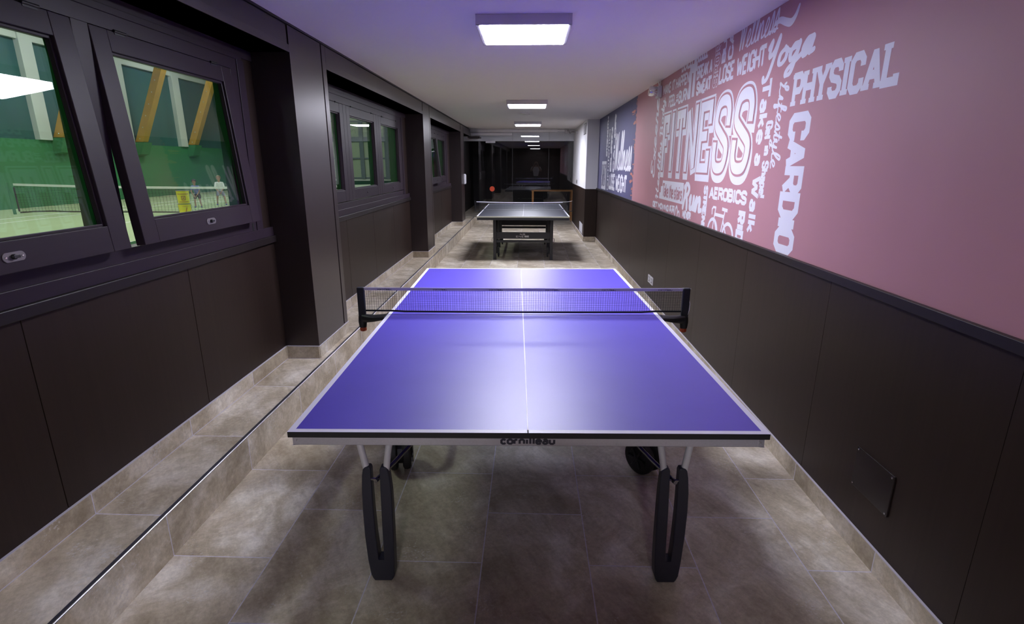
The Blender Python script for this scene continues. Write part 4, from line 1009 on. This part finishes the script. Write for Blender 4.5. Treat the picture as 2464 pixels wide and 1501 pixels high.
word(pm, 'WE', 'cw', 3.92, 3.825, 1.105, 1.187, 0.018); word(pm, 'BE', 'cw', 3.815, 3.725, 1.105, 1.187, 0.018)
m = Flat(); ribbon(m, arc([(-3.70, 1.09), (-3.685, 1.16), (-3.65, 1.186), (-3.62, 1.15), (-3.61, 1.09)], 6), 0.026, wfn(0)); ribbon(m, arc([(-3.60, 1.13), (-3.575, 1.15), (-3.55, 1.135), (-3.54, 1.09)], 6), 0.020, wfn(0))
tag(m.build('lettering', INK, pm, clip=CLIP), 'tops of cut off white round letters')
word(pm, 'NEVER', 'h', 3.44, 3.182, 1.103, 1.174, 0.023, gap=0.2)
word(pm, 'RIDE', 'cw', 2.142, 2.010, 0.99, 1.280, 0.034, gap=0.5)
# bicycle emblem
m = Flat(); f_ = wfn(0)
def circ(cx, cz, r, w): ribbon(m, [(cx + r * math.cos(2 * PI * k / 40), cz + r * math.sin(2 * PI * k / 40)) for k in range(41)], w, f_)
circ(-2.610, 1.065, 0.108, 0.026); circ(-2.290, 1.062, 0.108, 0.026)
for p, w in (([(-2.645, 1.205), (-2.652, 1.245), (-2.628, 1.262), (-2.568, 1.262)], 0.017), ([(-2.572, 1.268), (-2.595, 1.17), (-2.612, 1.065)], 0.018), ([(-2.592, 1.212), (-2.395, 1.212)], 0.024), ([(-2.375, 1.262), (-2.40, 1.18), (-2.44, 1.05)], 0.018), ([(-2.590, 1.18), (-2.54, 1.12), (-2.50, 1.05)], 0.018), ([(-2.40, 1.18), (-2.33, 1.10), (-2.29, 1.062)], 0.018), ([(-2.44, 1.262), (-2.33, 1.258)], 0.024)):
    ribbon(m, p, w, f_)
tag(m.build('emblem', INK, pm, clip=CLIP), 'white bicycle drawing')
# blue mural
script(bmu, 'Wellness', 'h', 7.55, 6.12, 1.49, 2.02, 0.055, slant=0.18, nib=0.6)
word(bmu, 'LOSE WEIGHT', 'h', 8.14, 6.40, 1.148, 1.418, 0.052, gap=0.3)
word(bmu, 'BURN', 'ccw', 8.12, 7.93, 1.445, 2.171, 0.055, gap=0.4)
word(bmu, 'CALOR', 'ccw', 7.80, 7.62, 1.440, 2.36, 0.055, gap=0.35)
hollow(bmu, 'SPORTS', 'ccw', 8.42, 8.20, 1.13, 2.15, 0.065, 0.016, gap=0.4)
word(bmu, 'STRENGTH', 'ccw', 8.66, 8.50, 1.70, 2.39, 0.040, gap=0.35)
m = Flat(); f_ = wfn(0); m.face([f_(-9.14, 1.115), f_(-8.54, 1.115), f_(-8.54, 1.622), f_(-9.14, 1.622)]); tag(m.build('lettering', INK, bmu), 'white block behind the word SWEAT')
word(bmu, 'SWEAT', 'h', 9.10, 8.58, 1.17, 1.57, 0.028, mat=BLUE, layer=1, label='blue word SWEAT on white')
# brushed edge between the two prints
m = Flat(); f_ = wfn(1)
rr = random.Random(3)
for k in range(46):
    z = 1.11 + 1.3 * rr.random(); L = 0.03 + 0.20 * rr.random() ** 2.5; h = 0.006 + 0.030 * rr.random(); a = -5.925
    c0 = a - L * rr.random()
    q = [(c0 + L * 0.5 * (0.5 + rr.random()) * math.cos(2 * PI * e / 9), z + h * (0.35 + rr.random()) * math.sin(2 * PI * e / 9)) for e in range(9)]
    for e in range(9): m.face([f_(c0, z), f_(*q[e]), f_(*q[(e + 1) % 9])])
tag(m.build('paint_fleck', ORANGE, bmu, clip=CLIP), 'orange brush flecks along the edge of the blue print')
# wall camera
t = wthing('wall_camera', 'chrome cylinder fitting on a white plate high on the pink mural', 'camera', (XR, 4.66, 2.31))
MB().box(XR - 0.045, XM - 0.002, 4.575, 4.70, 2.255, 2.372).build('mount', VENTW, t, bevel=0.004)
MB().lathe([(0.050, 0), (0.052, 0.005), (0.052, 0.075), (0.046, 0.085), (0.02, 0.088)], (XR - 0.043, 4.64, 2.315), (Vector((0, 1, 0)), Vector((0.14, 0, 0.99)), Vector((-0.99, 0, 0.14))), 24).build('body', CHROME, t, smooth=True)
# twin sockets on the wainscot
for i, (ya, yb, lab) in enumerate(((4.476, 4.578, 'farther of two white double sockets low on the dark right wall'), (4.355, 4.459, 'nearer of two white double sockets low on the dark right wall'))):
    t = wthing('wall_socket', lab, 'socket', (XR - 0.004, (ya + yb) / 2, 0.305), 'sockets on the right wall')
    m = MB(); x1, x0 = XR - 0.004, XR - 0.014
    for b_ in ((ya, yb, 0.262, 0.278), (ya, yb, 0.332, 0.348), (ya, ya + 0.02, 0.278, 0.332), (yb - 0.02, yb, 0.278, 0.332)): m.box(x0, x1, *b_)
    m.build('face_plate', VENTW, t, bevel=0.002)
    MB().box(x0 + 0.002, x1, ya + 0.02, yb - 0.02, 0.278, 0.332).build('insert', VENTG, t)
    MB().lathe([(0.018, 0), (0.018, 0.004), (0.014, 0.005), (0.013, 0.0045)], (x0 + 0.002, (ya + yb) / 2, 0.305), (Vector((0, 1, 0)), Vector((0, 0, 1)), Vector((-1, 0, 0))), 20).build('socket_ring', VENTW, t)
# acrylic cover plate with four screws
t = wthing('access_panel', 'thin glossy cover plate with four corner screws low on the dark wall', 'panel', (XR - 0.004, 0.41, 0.35))
MB().box(XR - 0.010, XR - 0.004, 0.296, 0.530, 0.262, 0.438).build('cover', ACRYL, t, bevel=0.0015)
for y in (0.307, 0.519):
    for z in (0.272, 0.428): MB().lathe([(0.0045, 0), (0.004, 0.002), (0.002, 0.003)], (XR - 0.010, y, z), (Vector((0, 1, 0)), Vector((0, 0, 1)), Vector((-1, 0, 0))), 12).build('screw', CHROME, t)
# fittings on the far column
t = wthing('wall_vent', 'grey slatted vent at the top of the white column', 'vent', (XC, 10.25, 2.27))
MB().box(XC - 0.006, XC - 0.0005, 10.02, 10.48, 2.165, 2.385).build('vent_frame', VENTG, t)
m = MB()
for k in range(8): m.box(XC - 0.010, XC - 0.005, 10.05, 10.45, 2.185 + k * 0.024, 2.197 + k * 0.024)
m.build('vent_slats', VENTW, t)
t = wthing('wall_vent', 'white slatted vent low on the dark column panelling', 'vent', (XC, 10.4, 0.22))
MB().box(XC - 0.009, XC - 0.0045, 10.05, 10.74, 0.118, 0.325).build('vent_frame', VENTW, t)
m = MB()
for k in range(7): m.box(XC - 0.013, XC - 0.0085, 10.09, 10.70, 0.135 + k * 0.025, 0.148 + k * 0.025)
m.build('vent_slats', VENTW, t)
t = wthing('light_switch', 'small dark switch on the white column by the glass wall', 'switch', (XC, 11.8, 1.16))
MB().box(XC - 0.010, XC - 0.0005, 11.75, 11.83, 1.115, 1.205).build('switch_plate', VENTG, t, bevel=0.002)
MB().box(XC - 0.014, XC - 0.009, 11.772, 11.808, 1.14, 1.18).build('rocker', BLACK, t, bevel=0.001)
t = wthing('motion_sensor', 'white round motion sensor high on the white column', 'sensor', (XC, 12.0, 2.305))
MB().box(XC - 0.012, XC - 0.0005, 11.95, 12.05, 2.265, 2.345).build('sensor_base', VENTW, t, bevel=0.003)
MB().ball((XC - 0.014, 12.0, 2.305), 0.032, 0.04, 0.034).build('sensor_dome', VENTW, t, smooth=True)
t = wthing('door_intercom', 'white handset unit on the farthest dark pillar', 'intercom', (XP, 11.27, 1.23))
MB().box(XP + 0.0005, XP + 0.035, 11.20, 11.34, 1.115, 1.345).build('intercom_body', VENTW, t, bevel=0.008)
MB().box(XP + 0.035, XP + 0.055, 11.215, 11.265, 1.13, 1.33).build('handset', VENTW, t, bevel=0.008)
m = MB(); m.lathe([(0.088, 0), (0.088, -0.008), (0.07, -0.014), (0.03, -0.016)], (-0.085, 8.54, ZC), 'z', 32)
tag(m.build('ceiling_disc', CEIL, smooth=True), 'flat round cover plate on the ceiling between two lamps', 'ceiling plate')
# end wall: ducts under the ceiling, sensor, sticker, cables
t = wthing('cable_duct', 'long white cable duct under the ceiling along the glass wall', 'duct', (-0.4, YG - 0.12, 2.39))
MB().box(-1.56, 0.705, YG - 0.17, YG - 0.06, 2.352, 2.420).build('duct_body', WHITE, t, bevel=0.002)
MB().box(0.705, 0.89, YG - 0.15, YG - 0.08, 2.375, 2.410).build('duct_extension', WHITE, t, bevel=0.002)
o = MB().box(-1.52, -0.455, YG - 0.13, YG - 0.06, 2.275, 2.335).build('cable_duct', WHITE, bevel=0.002); tag(o, 'short white duct below the long one at top of the glass wall', 'duct')
t = wthing('cable_bundle', 'tangle of grey cables at the right end of the ceiling duct', 'cable', (1.0, YG - 0.15, 2.39))
for k in range(4):
    MB().tube([(0.92 + 0.02 * k, YG - 0.17, 2.415), (0.95 + 0.02 * k, YG - 0.18, 2.37 - 0.01 * k), (1.02, YG - 0.175, 2.355 - 0.012 * k), (1.08, YG - 0.17, 2.34 + 0.008 * k), (1.14, YG - 0.17, 2.335 + 0.01 * k)], 0.007, 8).build('cable', VENTG if k % 2 else WHITE, t, smooth=True)
MB().box(0.90, 0.98, YG - 0.16, YG - 0.07, 2.33, 2.425).build('junction_box', VENTW, t, bevel=0.003)
MB().box(1.02, 1.13, YG - 0.16, YG - 0.07, 2.355, 2.415).build('junction_box', VENTW, t, bevel=0.003)
m = MB(); m.box(-1.145, -0.895, YG - 0.055, YG - 0.002, 2.095, 2.150); o = m.build('door_sensor', VENTW, bevel=0.006); tag(o, 'white boxed door sensor at the top of the glass wall', 'sensor')
m = MB(); m.lathe([(0.066, 0), (0.066, 0.0015)], (-0.99, YG + 0.0, 0.93), (Vector((1, 0, 0)), Vector((0, 0, 1)), Vector((0, -1, 0))), 36); o = m.build('sticker', REDDOT); tag(o, 'round red warning sticker on the glass wall', 'sticker')
struct(MB().box(XP - 0.02, -1.26, YG - 0.62, YG - 0.04, 2.20, 2.23).build('wall_left_shelf_beam', RAILW))
# low tiled plinth at the end
struct(MB().box(-1.47, -0.95, YG - 0.10, YG - 0.03, 0.0, 0.19).build('floor_end_plinth', STRIP))
# table behind the glass
t = wthing('side_table', 'dim table with orange wooden edge in the dark room behind the glass', 'table', (0.62, 13.9, 0))
MB().box(0.06, 1.25, 13.6, 14.3, 0.842, 0.862).build('table_top', OAK, t, bevel=0.002)
for x in (0.10, 1.20):
    for y in (13.64, 14.26): MB().box(x - 0.025, x + 0.025, y - 0.025, y + 0.025, 0.0, 0.842).build('leg', OAK, t)

# ================================================================== TENNIS HALL
ZH, XH, YH = -0.14, -20.0, 36.0
struct(MB().box(XH - 0.2, XO - 0.06, -14, YH + 0.2, ZH - 0.1, ZH).build('floor_hall', TURF), 'pale green tennis court surface')
m = MB(); z = ZH + 0.004
for x in (-16.7, -15.6, -12.1, -5.1): m.box(x - 0.04, x + 0.04, 0, 29, ZH, z)
for y in (10.3, 23.1): m.box(-15.6, -5.1, y - 0.04, y + 0.04, ZH, z)
m.box(-16.7, -4.0, 4.8, 4.88, ZH, z)
struct(m.build('floor_hall_court_lines', HCOURT), 'white lines of the tennis court')
struct(MB().box(XH - 0.25, XH, -14, YH + 0.2, ZH, 2.50).build('wall_hall_far', HGREEN), 'green lower wall of the tennis hall')
struct(MB().box(XH - 0.35, XH - 0.12, -14, YH + 0.2, 2.50, 9.0).build('wall_hall_far_upper', HTEAL), 'teal sheeting above the green wall')
struct(MB().box(XH - 0.12, XH + 0.03, -14, YH + 0.2, 6.25, 7.1).build('wall_hall_beam', HWHITE), 'white horizontal beam of the hall')
struct(MB().box(XH - 0.3, XO - 0.02, -14.2, -14, ZH, 9.0).build('wall_hall_south', HGREEN))
struct(MB().box(XH - 0.3, XO, -14, YH + 0.2, 9.0, 9.1).build('ceiling_hall', HWHITE))
cols = [2.5, 7.1, 11.7, 16.3, 20.92, 25.75, 30.1, 34.7]
for y in cols:
    struct(MB().box(XH - 0.14, XH + 0.10, y - 0.30, y + 0.30, 2.50, 7.2).build('wall_hall_column', HWHITE, bevel=0.01), 'white post of the hall wall')
RIBL = {16.3: 'left of view', 20.92: 'glulam rib seen through the nearest left pane', 25.75: 'glulam rib in the middle of the open sash pane', 30.1: 'glulam rib at the right side of the open sash pane', 34.7: 'glulam rib beyond the white posts, farthest in the tennis hall', 11.7: ''}
for y in (20.92, 25.75, 30.1):
    yc = y + 0.63
    t = wthing('timber_rib', RIBL[y], 'beam', (XH, yc, 2.55), 'slanted timber ribs of the tennis hall')
    def fnr(u, v, q): return (XH + 0.06 + 0.46 * u + v, q, 2.62 + u)
    m = MB(); m.prism([(0, -0.06), (5.2, -0.06), (5.2, 0.34), (0, 0.34)], fnr, yc - 0.20, yc + 0.20); m.build('rib', GLULAM, t, bevel=0.01)
    m = MB()
    for k in range(9):
        u = 0.15 + k * 0.55; m.lathe([(0.03, 0), (0.02, -0.012)], fnr(u, 0.14, yc - 0.20), 'y', 10)
    m.build('bolt', STEEL, t)
    m = MB(); m.prism([(0, 2.60), (0.52, 2.60), (0.30, 2.02), (0, 1.95)], lambda u, v, q: (XH + u, q, v), yc - 0.32, yc + 0.30); m.build('bracket', HGREEN, t)
# end wall: pale panels in a steel grid on a green plinth
struct(MB().box(XH - 0.2, XO, YH, YH + 0.2, ZH, 0.43).build('wall_hall_end_plinth', plain('hall_dark_green', (0.012, 0.075, 0.055), 0.7)), 'dark green base of the hall end wall')
struct(MB().box(XH - 0.2, XO, YH - 0.05, YH + 0.2, 0.43, 0.55).build('wall_hall_end_sill', HWHITE))
struct(MB().box(XH - 0.2, XO, YH, YH + 0.2, 0.55, 9.0).build('wall_hall_end', HPANEL), 'pale translucent panels of the hall end wall')
m = MB(); x = XH + 0.1
while x < XO:
    m.box(x - 0.13, x + 0.13, YH - 0.12, YH, 0.55, 9.0); x += 1.70
for z, h in ((0.62, 0.05), (1.91, 0.05), (3.15, 0.16), (4.3, 0.05), (5.4, 0.05), (6.6, 0.16)): m.box(XH - 0.2, XO, YH - 0.08, YH, z - h, z + h)
struct(m.build('wall_hall_end_grid', HSTEEL), 'blue-grey steel grid of the hall end wall')
# unseen lamps added under the hall ceiling to light the hall
for i, (x, y) in enumerate([(x, y) for y in (3, 11, 19, 27) for x in (-15.5, -7)]):
    t = wthing('added_hall_lamp', 'unseen long lamp added high above the tennis court to light the hall', 'lamp', (x, y, 8.6), 'unseen lamps added above the court')
    MB().box(x - 0.30, x + 0.30, y - 1.2, y + 1.2, 8.50, 8.60).build('lamp_housing', HWHITE, t)
    MB().box(x - 0.27, x + 0.27, y - 1.15, y + 1.15, 8.485, 8.499).build('diffuser', HALLE, t)
    MB().box(x - 0.01, x + 0.01, y - 0.01, y + 0.01, 8.6, 9.0).build('suspension_rod', STEEL, t)
# tennis net
YN = 16.7
tn = wthing('tennis_net', 'tennis net with white tape across the hall court', 'net', (-11.4, YN, ZH))
for x in (-17.89, -4.9):
    p = MB(); p.tube([(x, YN, ZH), (x, YN, ZH + 1.07)], 0.045, 14); p.build('post', HGREEN, tn, smooth=True)
    MB().tube([(x + 0.18, YN, ZH + 0.10), (x + 0.18, YN, ZH + 0.92)], 0.025, 8).build('lacing_bar', BLACKM, tn)
def tz(x): return ZH + 0.955 + 0.10 * ((x + 11.4) / 6.5) ** 2
m = MB(); r = 0.004
N = 108
xs = [-17.7 + (12.7) * i / N for i in range(N + 1)]
for x in xs: m.face([(x - r, YN, ZH + 0.08), (x + r, YN, ZH + 0.08), (x + r, YN, tz(x)), (x - r, YN, tz(x))])
for k in range(18):
    for a, b in zip(xs[::12][:-1], xs[::12][1:]):
        q = k / 18; za, zb = ZH + 0.10 + (tz(a) - ZH - 0.10) * q, ZH + 0.10 + (tz(b) - ZH - 0.10) * q
        m.face([(a, YN, za - r), (b, YN, zb - r), (b, YN, zb + r), (a, YN, za + r)])
m.build('net_mesh', NETM, tn)
m = MB()
for a, b in zip(xs[::6][:-1], xs[::6][1:]):
    for dy in (-0.012, 0.012): m.face([(a, YN + dy, tz(a) - 0.075), (b, YN + dy, tz(b) - 0.075), (b, YN + dy, tz(b)), (a, YN + dy, tz(a))])
    m.face([(a, YN - 0.012, tz(a)), (b, YN - 0.012, tz(b)), (b, YN + 0.012, tz(b)), (a, YN + 0.012, tz(a))])
m.build('net_tape', HCOURT, tn)
MB().tube([(-17.68, YN, ZH + 0.06)] + [(-17.2, YN, ZH + 0.10), (-16.5, YN, ZH + 0.115)] + [(x, YN, ZH + 0.10) for x in range(-16, -5, 2)], 0.022, 8).build('net_hem', BLACKM, tn)
# two yellow bins stacked in front of the net
bx_, by_ = -12.02, YN + 0.02
by_ = 16.2
bx_ = -11.5
for i, lab in enumerate(('lower yellow ball bin standing on the court by the net', 'upper yellow ball bin stacked on another by the net')):
    z0 = ZH + i * 0.43
    t = wthing('ball_bin', lab, 'bin', (bx_, by_, z0), 'yellow ball bins')
    MB().lathe([(0.165, 0.0), (0.19, 0.41)], (bx_, by_, z0), 'z', 28).build('bin_body', YELLOW, t, smooth=True)
    MB().lathe([(0.192, 0.0), (0.202, 0.006), (0.202, 0.016), (0.194, 0.02)], (bx_, by_, z0 + 0.409), 'z', 28).build('rim', VENTG, t, smooth=True)
    m = MB(); d0 = math.atan2(-1.5 - by_, -bx_)
    def on(a, z): rr_ = 0.167 + 0.061 * (z / 0.41) + 0.0015; return (bx_ + rr_ * math.cos(d0 + a), by_ + rr_ * math.sin(d0 + a), z0 + z)
    def patch(a0, a1, za, zb):
        for k in range(6): m.face([on(a0 + (a1 - a0) * k / 6, za), on(a0 + (a1 - a0) * (k + 1) / 6, za), on(a0 + (a1 - a0) * (k + 1) / 6, zb), on(a0 + (a1 - a0) * k / 6, zb)])
    if i:
        patch(-0.8, 0.8, 0.30, 0.325); patch(-0.8, 0.8, 0.05, 0.07)
        for a in ((-0.32, 0.32, 0.225, 0.25), (-0.32, 0.32, 0.11, 0.135), (-0.32, -0.2, 0.135, 0.225), (0.2, 0.32, 0.135, 0.225), (-0.1, 0.1, 0.16, 0.20)): patch(*a)
    else:
        for k in range(6): patch(-0.05 + 0.05 * k, 0.08 + 0.05 * k, 0.10 + 0.035 * k, 0.135 + 0.035 * k)
        patch(-0.3, 0.5, 0.34, 0.352)
    m.build('printed_mark', MAROON, t)

# ================================================================== people
def person(name, label, loc, rz, J, sc, shirt, legs_, hair, shoe, bald=False, sleeve=0.75, group=None, hk=1.0):
    """one skinned body from a joint skeleton; clothes and hair are children. J: joints in metres for a 1.0 scale figure, facing -y"""
    root = bpy.data.objects.new(name, None); C.objects.link(root); root.location = loc; root.rotation_euler = (0, 0, rz); root.empty_display_size = 0.1
    tag(root, label, 'person', group)
    J = dict(J)
    for k_ in ('jaw', 'head', 'crown'): J[k_] = tuple(Vector(J['neck']) + (Vector(J[k_]) - Vector(J['neck'])) * hk)
    def skin_mesh(nm, chains, mat, rootname, sub=2):
        vs, ed, rad, idx = [], [], [], {}
        for ch in chains:
            prev = None
            for key, r in ch:
                kk = key if isinstance(key, str) else tuple(round(q, 4) for q in key)
                if kk not in idx:
                    idx[kk] = len(vs); p = J[key] if isinstance(key, str) else key; vs.append(Vector(p) * sc); rad.append(r * sc)
                if prev is not None and prev != idx[kk]: ed.append((prev, idx[kk]))
                prev = idx[kk]
        me = bpy.data.meshes.new(nm); me.from_pydata(vs, ed, []); me.materials.append(mat)
        ob = bpy.data.objects.new(nm, me); C.objects.link(ob); ob.parent = root
        md = ob.modifiers.new('skin', 'SKIN'); md.use_smooth_shade = True
        sl = me.skin_vertices[0].data if len(me.skin_vertices) else None
        for i, r in enumerate(rad):
            sl[i].radius = (r, r); sl[i].use_root = (i == idx[rootname])
        sb = ob.modifiers.new('sub', 'SUBSURF'); sb.levels = sub; sb.render_levels = sub
        return ob
    V = lambda k: Vector(J[k])
    chains = [[('pelvis', 0.085), ('spine', 0.082), ('chest', 0.092), ('neck', 0.050), ('jaw', 0.066 * hk), ('head', 0.092 * hk), ('crown', 0.070 * hk)]]
    for s in 'LR':
        chains.append([('chest', 0.092), ('sh' + s, 0.052), ('el' + s, 0.042), ('wr' + s, 0.027), ('palm' + s, 0.030)])
        chains.append([('pelvis', 0.085), ('hip' + s, 0.062), ('kn' + s, 0.058), ('an' + s, 0.040), ('toe' + s, 0.036)])
        d = (V('palm' + s) - V('wr' + s)).normalized(); side = d.cross(Vector((0, 0, 1)))
        if side.length < 0.2: side = d.cross(Vector((0, 1, 0)))
        side.normalize(); dn = side.cross(d).normalized()
        for k, (o_, l_) in enumerate(((-0.030, 0.062), (-0.010, 0.072), (0.010, 0.068), (0.029, 0.054))):
            b = V('palm' + s) + d * 0.028 + side * o_; q = b + d * l_ * 0.5 - dn * 0.006; e = b + d * l_ * 0.9 - dn * 0.026
            chains.append([('palm' + s, 0.030), (tuple(b), 0.0095), (tuple(q), 0.0085), (tuple(e), 0.007)])
        b = V('wr' + s) + d * 0.03 - side * 0.036; e = b + d * 0.045 - side * 0.018 - dn * 0.008
        chains.append([('palm' + s, 0.030), (tuple(b), 0.011), (tuple(e), 0.009)])
    body = skin_mesh('body', chains, SKIN, 'pelvis')
    hem = tuple(V('pelvis') + Vector((0, 0, -0.06)))
    sh = [[(hem, 0.148), ('spine', 0.140), ('chest', 0.150), ('collar', 0.070)]]
    for s in 'LR':
        slv = V('sh' + s).lerp(V('el' + s), sleeve)
        sh.append([('chest', 0.150), ('sh' + s, 0.080), (tuple(slv), 0.064)])
    skin_mesh('shirt', sh, shirt, tuple(round(q, 4) for q in hem))
    pt = [[('pelvis', 0.126), (tuple(V('pelvis') + Vector((0, -0.01, 0.09))), 0.122)]]
    for s in 'LR':
        e = V('hip' + s).lerp(V('kn' + s), 0.85); hp = V('hip' + s).lerp(V('kn' + s), 0.28)
        if legs_[1] == 'long': pt.append([('pelvis', 0.126), (tuple(hp), 0.098), ('kn' + s, 0.070), ('an' + s, 0.056)])
        else: pt.append([('pelvis', 0.126), (tuple(hp), 0.098), (tuple(e), 0.084)])
    skin_mesh('trousers' if legs_[1] == 'long' else 'shorts', pt, legs_[0], 'pelvis')
    for s in 'LR':
        a, t_ = V('an' + s), V('toe' + s); d = (t_ - a); d.z = 0
        m = MB(); m.ball((0, 0, 0), 0.048, 0.135, 0.045, 14, 8); o = m.build('shoe', shoe, root, smooth=True)
        o.scale = (sc,) * 3; c = a.lerp(t_, 0.45); o.location = Vector((c.x, c.y, 0.045)) * sc; o.rotation_euler = (0, 0, math.atan2(-d.x, d.y))
    h, j = V('head'), V('jaw'); fw_ = Vector(J['face']).normalized(); rt = fw_.cross(Vector((0, 0, 1))).normalized(); up = rt.cross(fw_).normalized()
    for q in (-1, 1):
        m = MB(); p = (h + (fw_ * 0.083 + rt * 0.032 * q + up * 0.005) * hk) * sc; m.ball(p, 0.012 * sc, u=10, v=6); m.build('eye', EYE, root, off=(0, 0, 0))
        m = MB(); p = (h + (rt * 0.088 * q - up * 0.005) * hk) * sc; m.ball(p, 0.014 * sc, 0.020 * sc, 0.030 * sc, u=10, v=6); m.build('ear', SKIN, root, off=(0, 0, 0), smooth=True)
    m = MB(); m.tube([(h + (fw_ * 0.085 + up * 0.012) * hk) * sc, (h + (fw_ * 0.106 - up * 0.022) * hk) * sc, (h + (fw_ * 0.085 - up * 0.034) * hk) * sc], 0.01, 8, rads=[0.008 * sc, 0.014 * sc, 0.009 * sc]); m.build('nose', SKIN, root, off=(0, 0, 0), smooth=True)
    m = MB(); m.tube([(j + (fw_ * 0.074 - rt * 0.024 + up * 0.004) * hk) * sc, (j + fw_ * 0.080 * hk) * sc, (j + (fw_ * 0.074 + rt * 0.024 + up * 0.004) * hk) * sc], 0.006 * sc, 6); m.build('mouth', plain('lip_%d' % len(MATS), (0.36, 0.14, 0.12), 0.5), root, off=(0, 0, 0))
    if not bald:
        m = MB(); m.ball((0, 0, 0), 0.103 * sc * hk, 0.112 * sc * hk, 0.100 * sc * hk, 18, 12)
        # keep the cap of hair behind the forehead line
        bmesh.ops.bisect_plane(m.bm, geom=m.bm.verts[:] + m.bm.edges[:] + m.bm.faces[:], plane_co=fw_ * 0.055 * sc * hk, plane_no=(fw_ * 0.8 - up * 0.6), clear_outer=True)
        o = m.build('hair', hair, root, off=(0, 0, 0), smooth=True); o.location = (h + (up * 0.022 - fw_ * 0.012) * hk) * sc
        so = o.modifiers.new('solid', 'SOLIDIFY'); so.thickness = 0.012 * sc
    return root
# crouched child (about 1.1 m at scale 1 -> adult joint table scaled)
def crouch(lean, hands, foot=0.17, turn=0.0):
    J = dict(pelvis=(0, 0.10, 0.86), spine=(0, 0.0, 1.03), chest=(0, -0.10 - lean, 1.24), collar=(0, -0.15 - lean, 1.37), neck=(0, -0.16 - lean, 1.42), jaw=(0, -0.20 - lean, 1.49), head=(0, -0.20 - lean, 1.575), crown=(0, -0.18 - lean, 1.65), face=(0, -1, -0.1))
    for s, q in (('L', -1), ('R', 1)):
        J['sh' + s] = (q * 0.19, -0.11 - lean, 1.30); J['el' + s] = (q * 0.23, -0.20 - lean, 1.02)
        J['wr' + s] = (q * hands[0], -0.36 - lean, hands[1]); J['palm' + s] = (q * hands[0] * 0.55, -0.39 - lean, hands[1] - 0.07)
        J['hip' + s] = (q * 0.10, 0.09, 0.82); J['kn' + s] = (q * foot, -0.08, 0.46); J['an' + s] = (q * (foot + 0.03), 0.03, 0.075); J['toe' + s] = (q * (foot + 0.05), -0.13, 0.035)
    return J
J1 = crouch(0.12, (0.10, 0.80), 0.14)
person('person', 'person in blue shirt and dark shorts bending forward behind the tennis net', (-13.37, 19.98, ZH), 0.35, J1, 0.63, SHIRTB, (SHORTD, 'short'), HAIRD, SHOEB, sleeve=0.8, hk=1.28)
J2 = crouch(0.0, (0.07, 0.82), 0.20)
person('person', 'person in white shirt with hands together low in front, across the tennis net', (-13.13, 21.25, ZH), 0.5, J2, 0.70, SHIRTW, (SHORTL, 'short'), HAIRB, SHOEB, sleeve=0.95, hk=1.25)
# photographer, seen mirrored in the glass wall
J3 = dict(pelvis=(0, 0, 0.95), spine=(0, 0.0, 1.10), chest=(0, 0.01, 1.31), collar=(0, 0.015, 1.43), neck=(0, 0.01, 1.49), jaw=(0, -0.005, 1.56), head=(0, 0.0, 1.645), crown=(0, 0.01, 1.715), face=(0, -1, -0.05))
for s, q in (('L', -1), ('R', 1)):
    J3['sh' + s] = (q * 0.20, 0.01, 1.39); J3['el' + s] = (q * 0.27, -0.13, 1.20); J3['wr' + s] = (q * 0.135, -0.22, 1.46); J3['palm' + s] = (q * 0.118, -0.215, 1.54)
    J3['hip' + s] = (q * 0.10, 0, 0.91); J3['kn' + s] = (q * 0.12, -0.01, 0.49); J3['an' + s] = (q * 0.13, 0.03, 0.08); J3['toe' + s] = (q * 0.15, -0.13, 0.035)
person('person', 'person in white T-shirt raising a camera, mirrored in the glass wall', (0.03, -1.88, 0), PI, J3, 0.985, SHIRTW, (DENIM, 'long'), HAIRD, BLACK, bald=True)
t = wthing('photo_camera', 'black camera held at the face of the mirrored person in white', 'camera', (0.03, -1.68, 1.54))
MB().box(-0.028, 0.088, -1.70, -1.645, 1.515, 1.60).build('camera_body', BLACK, t, bevel=0.008)
MB().lathe([(0.036, 0), (0.038, 0.01), (0.038, 0.055), (0.041, 0.06), (0.041, 0.075)], (0.03, -1.647, 1.557), (Vector((1, 0, 0)), Vector((0, 0, 1)), Vector((0, 1, 0))), 24).build('lens', BLACKM, t, smooth=True)
for o_ in list(bpy.data.objects):
    if '_world' in o_: del o_['_world']
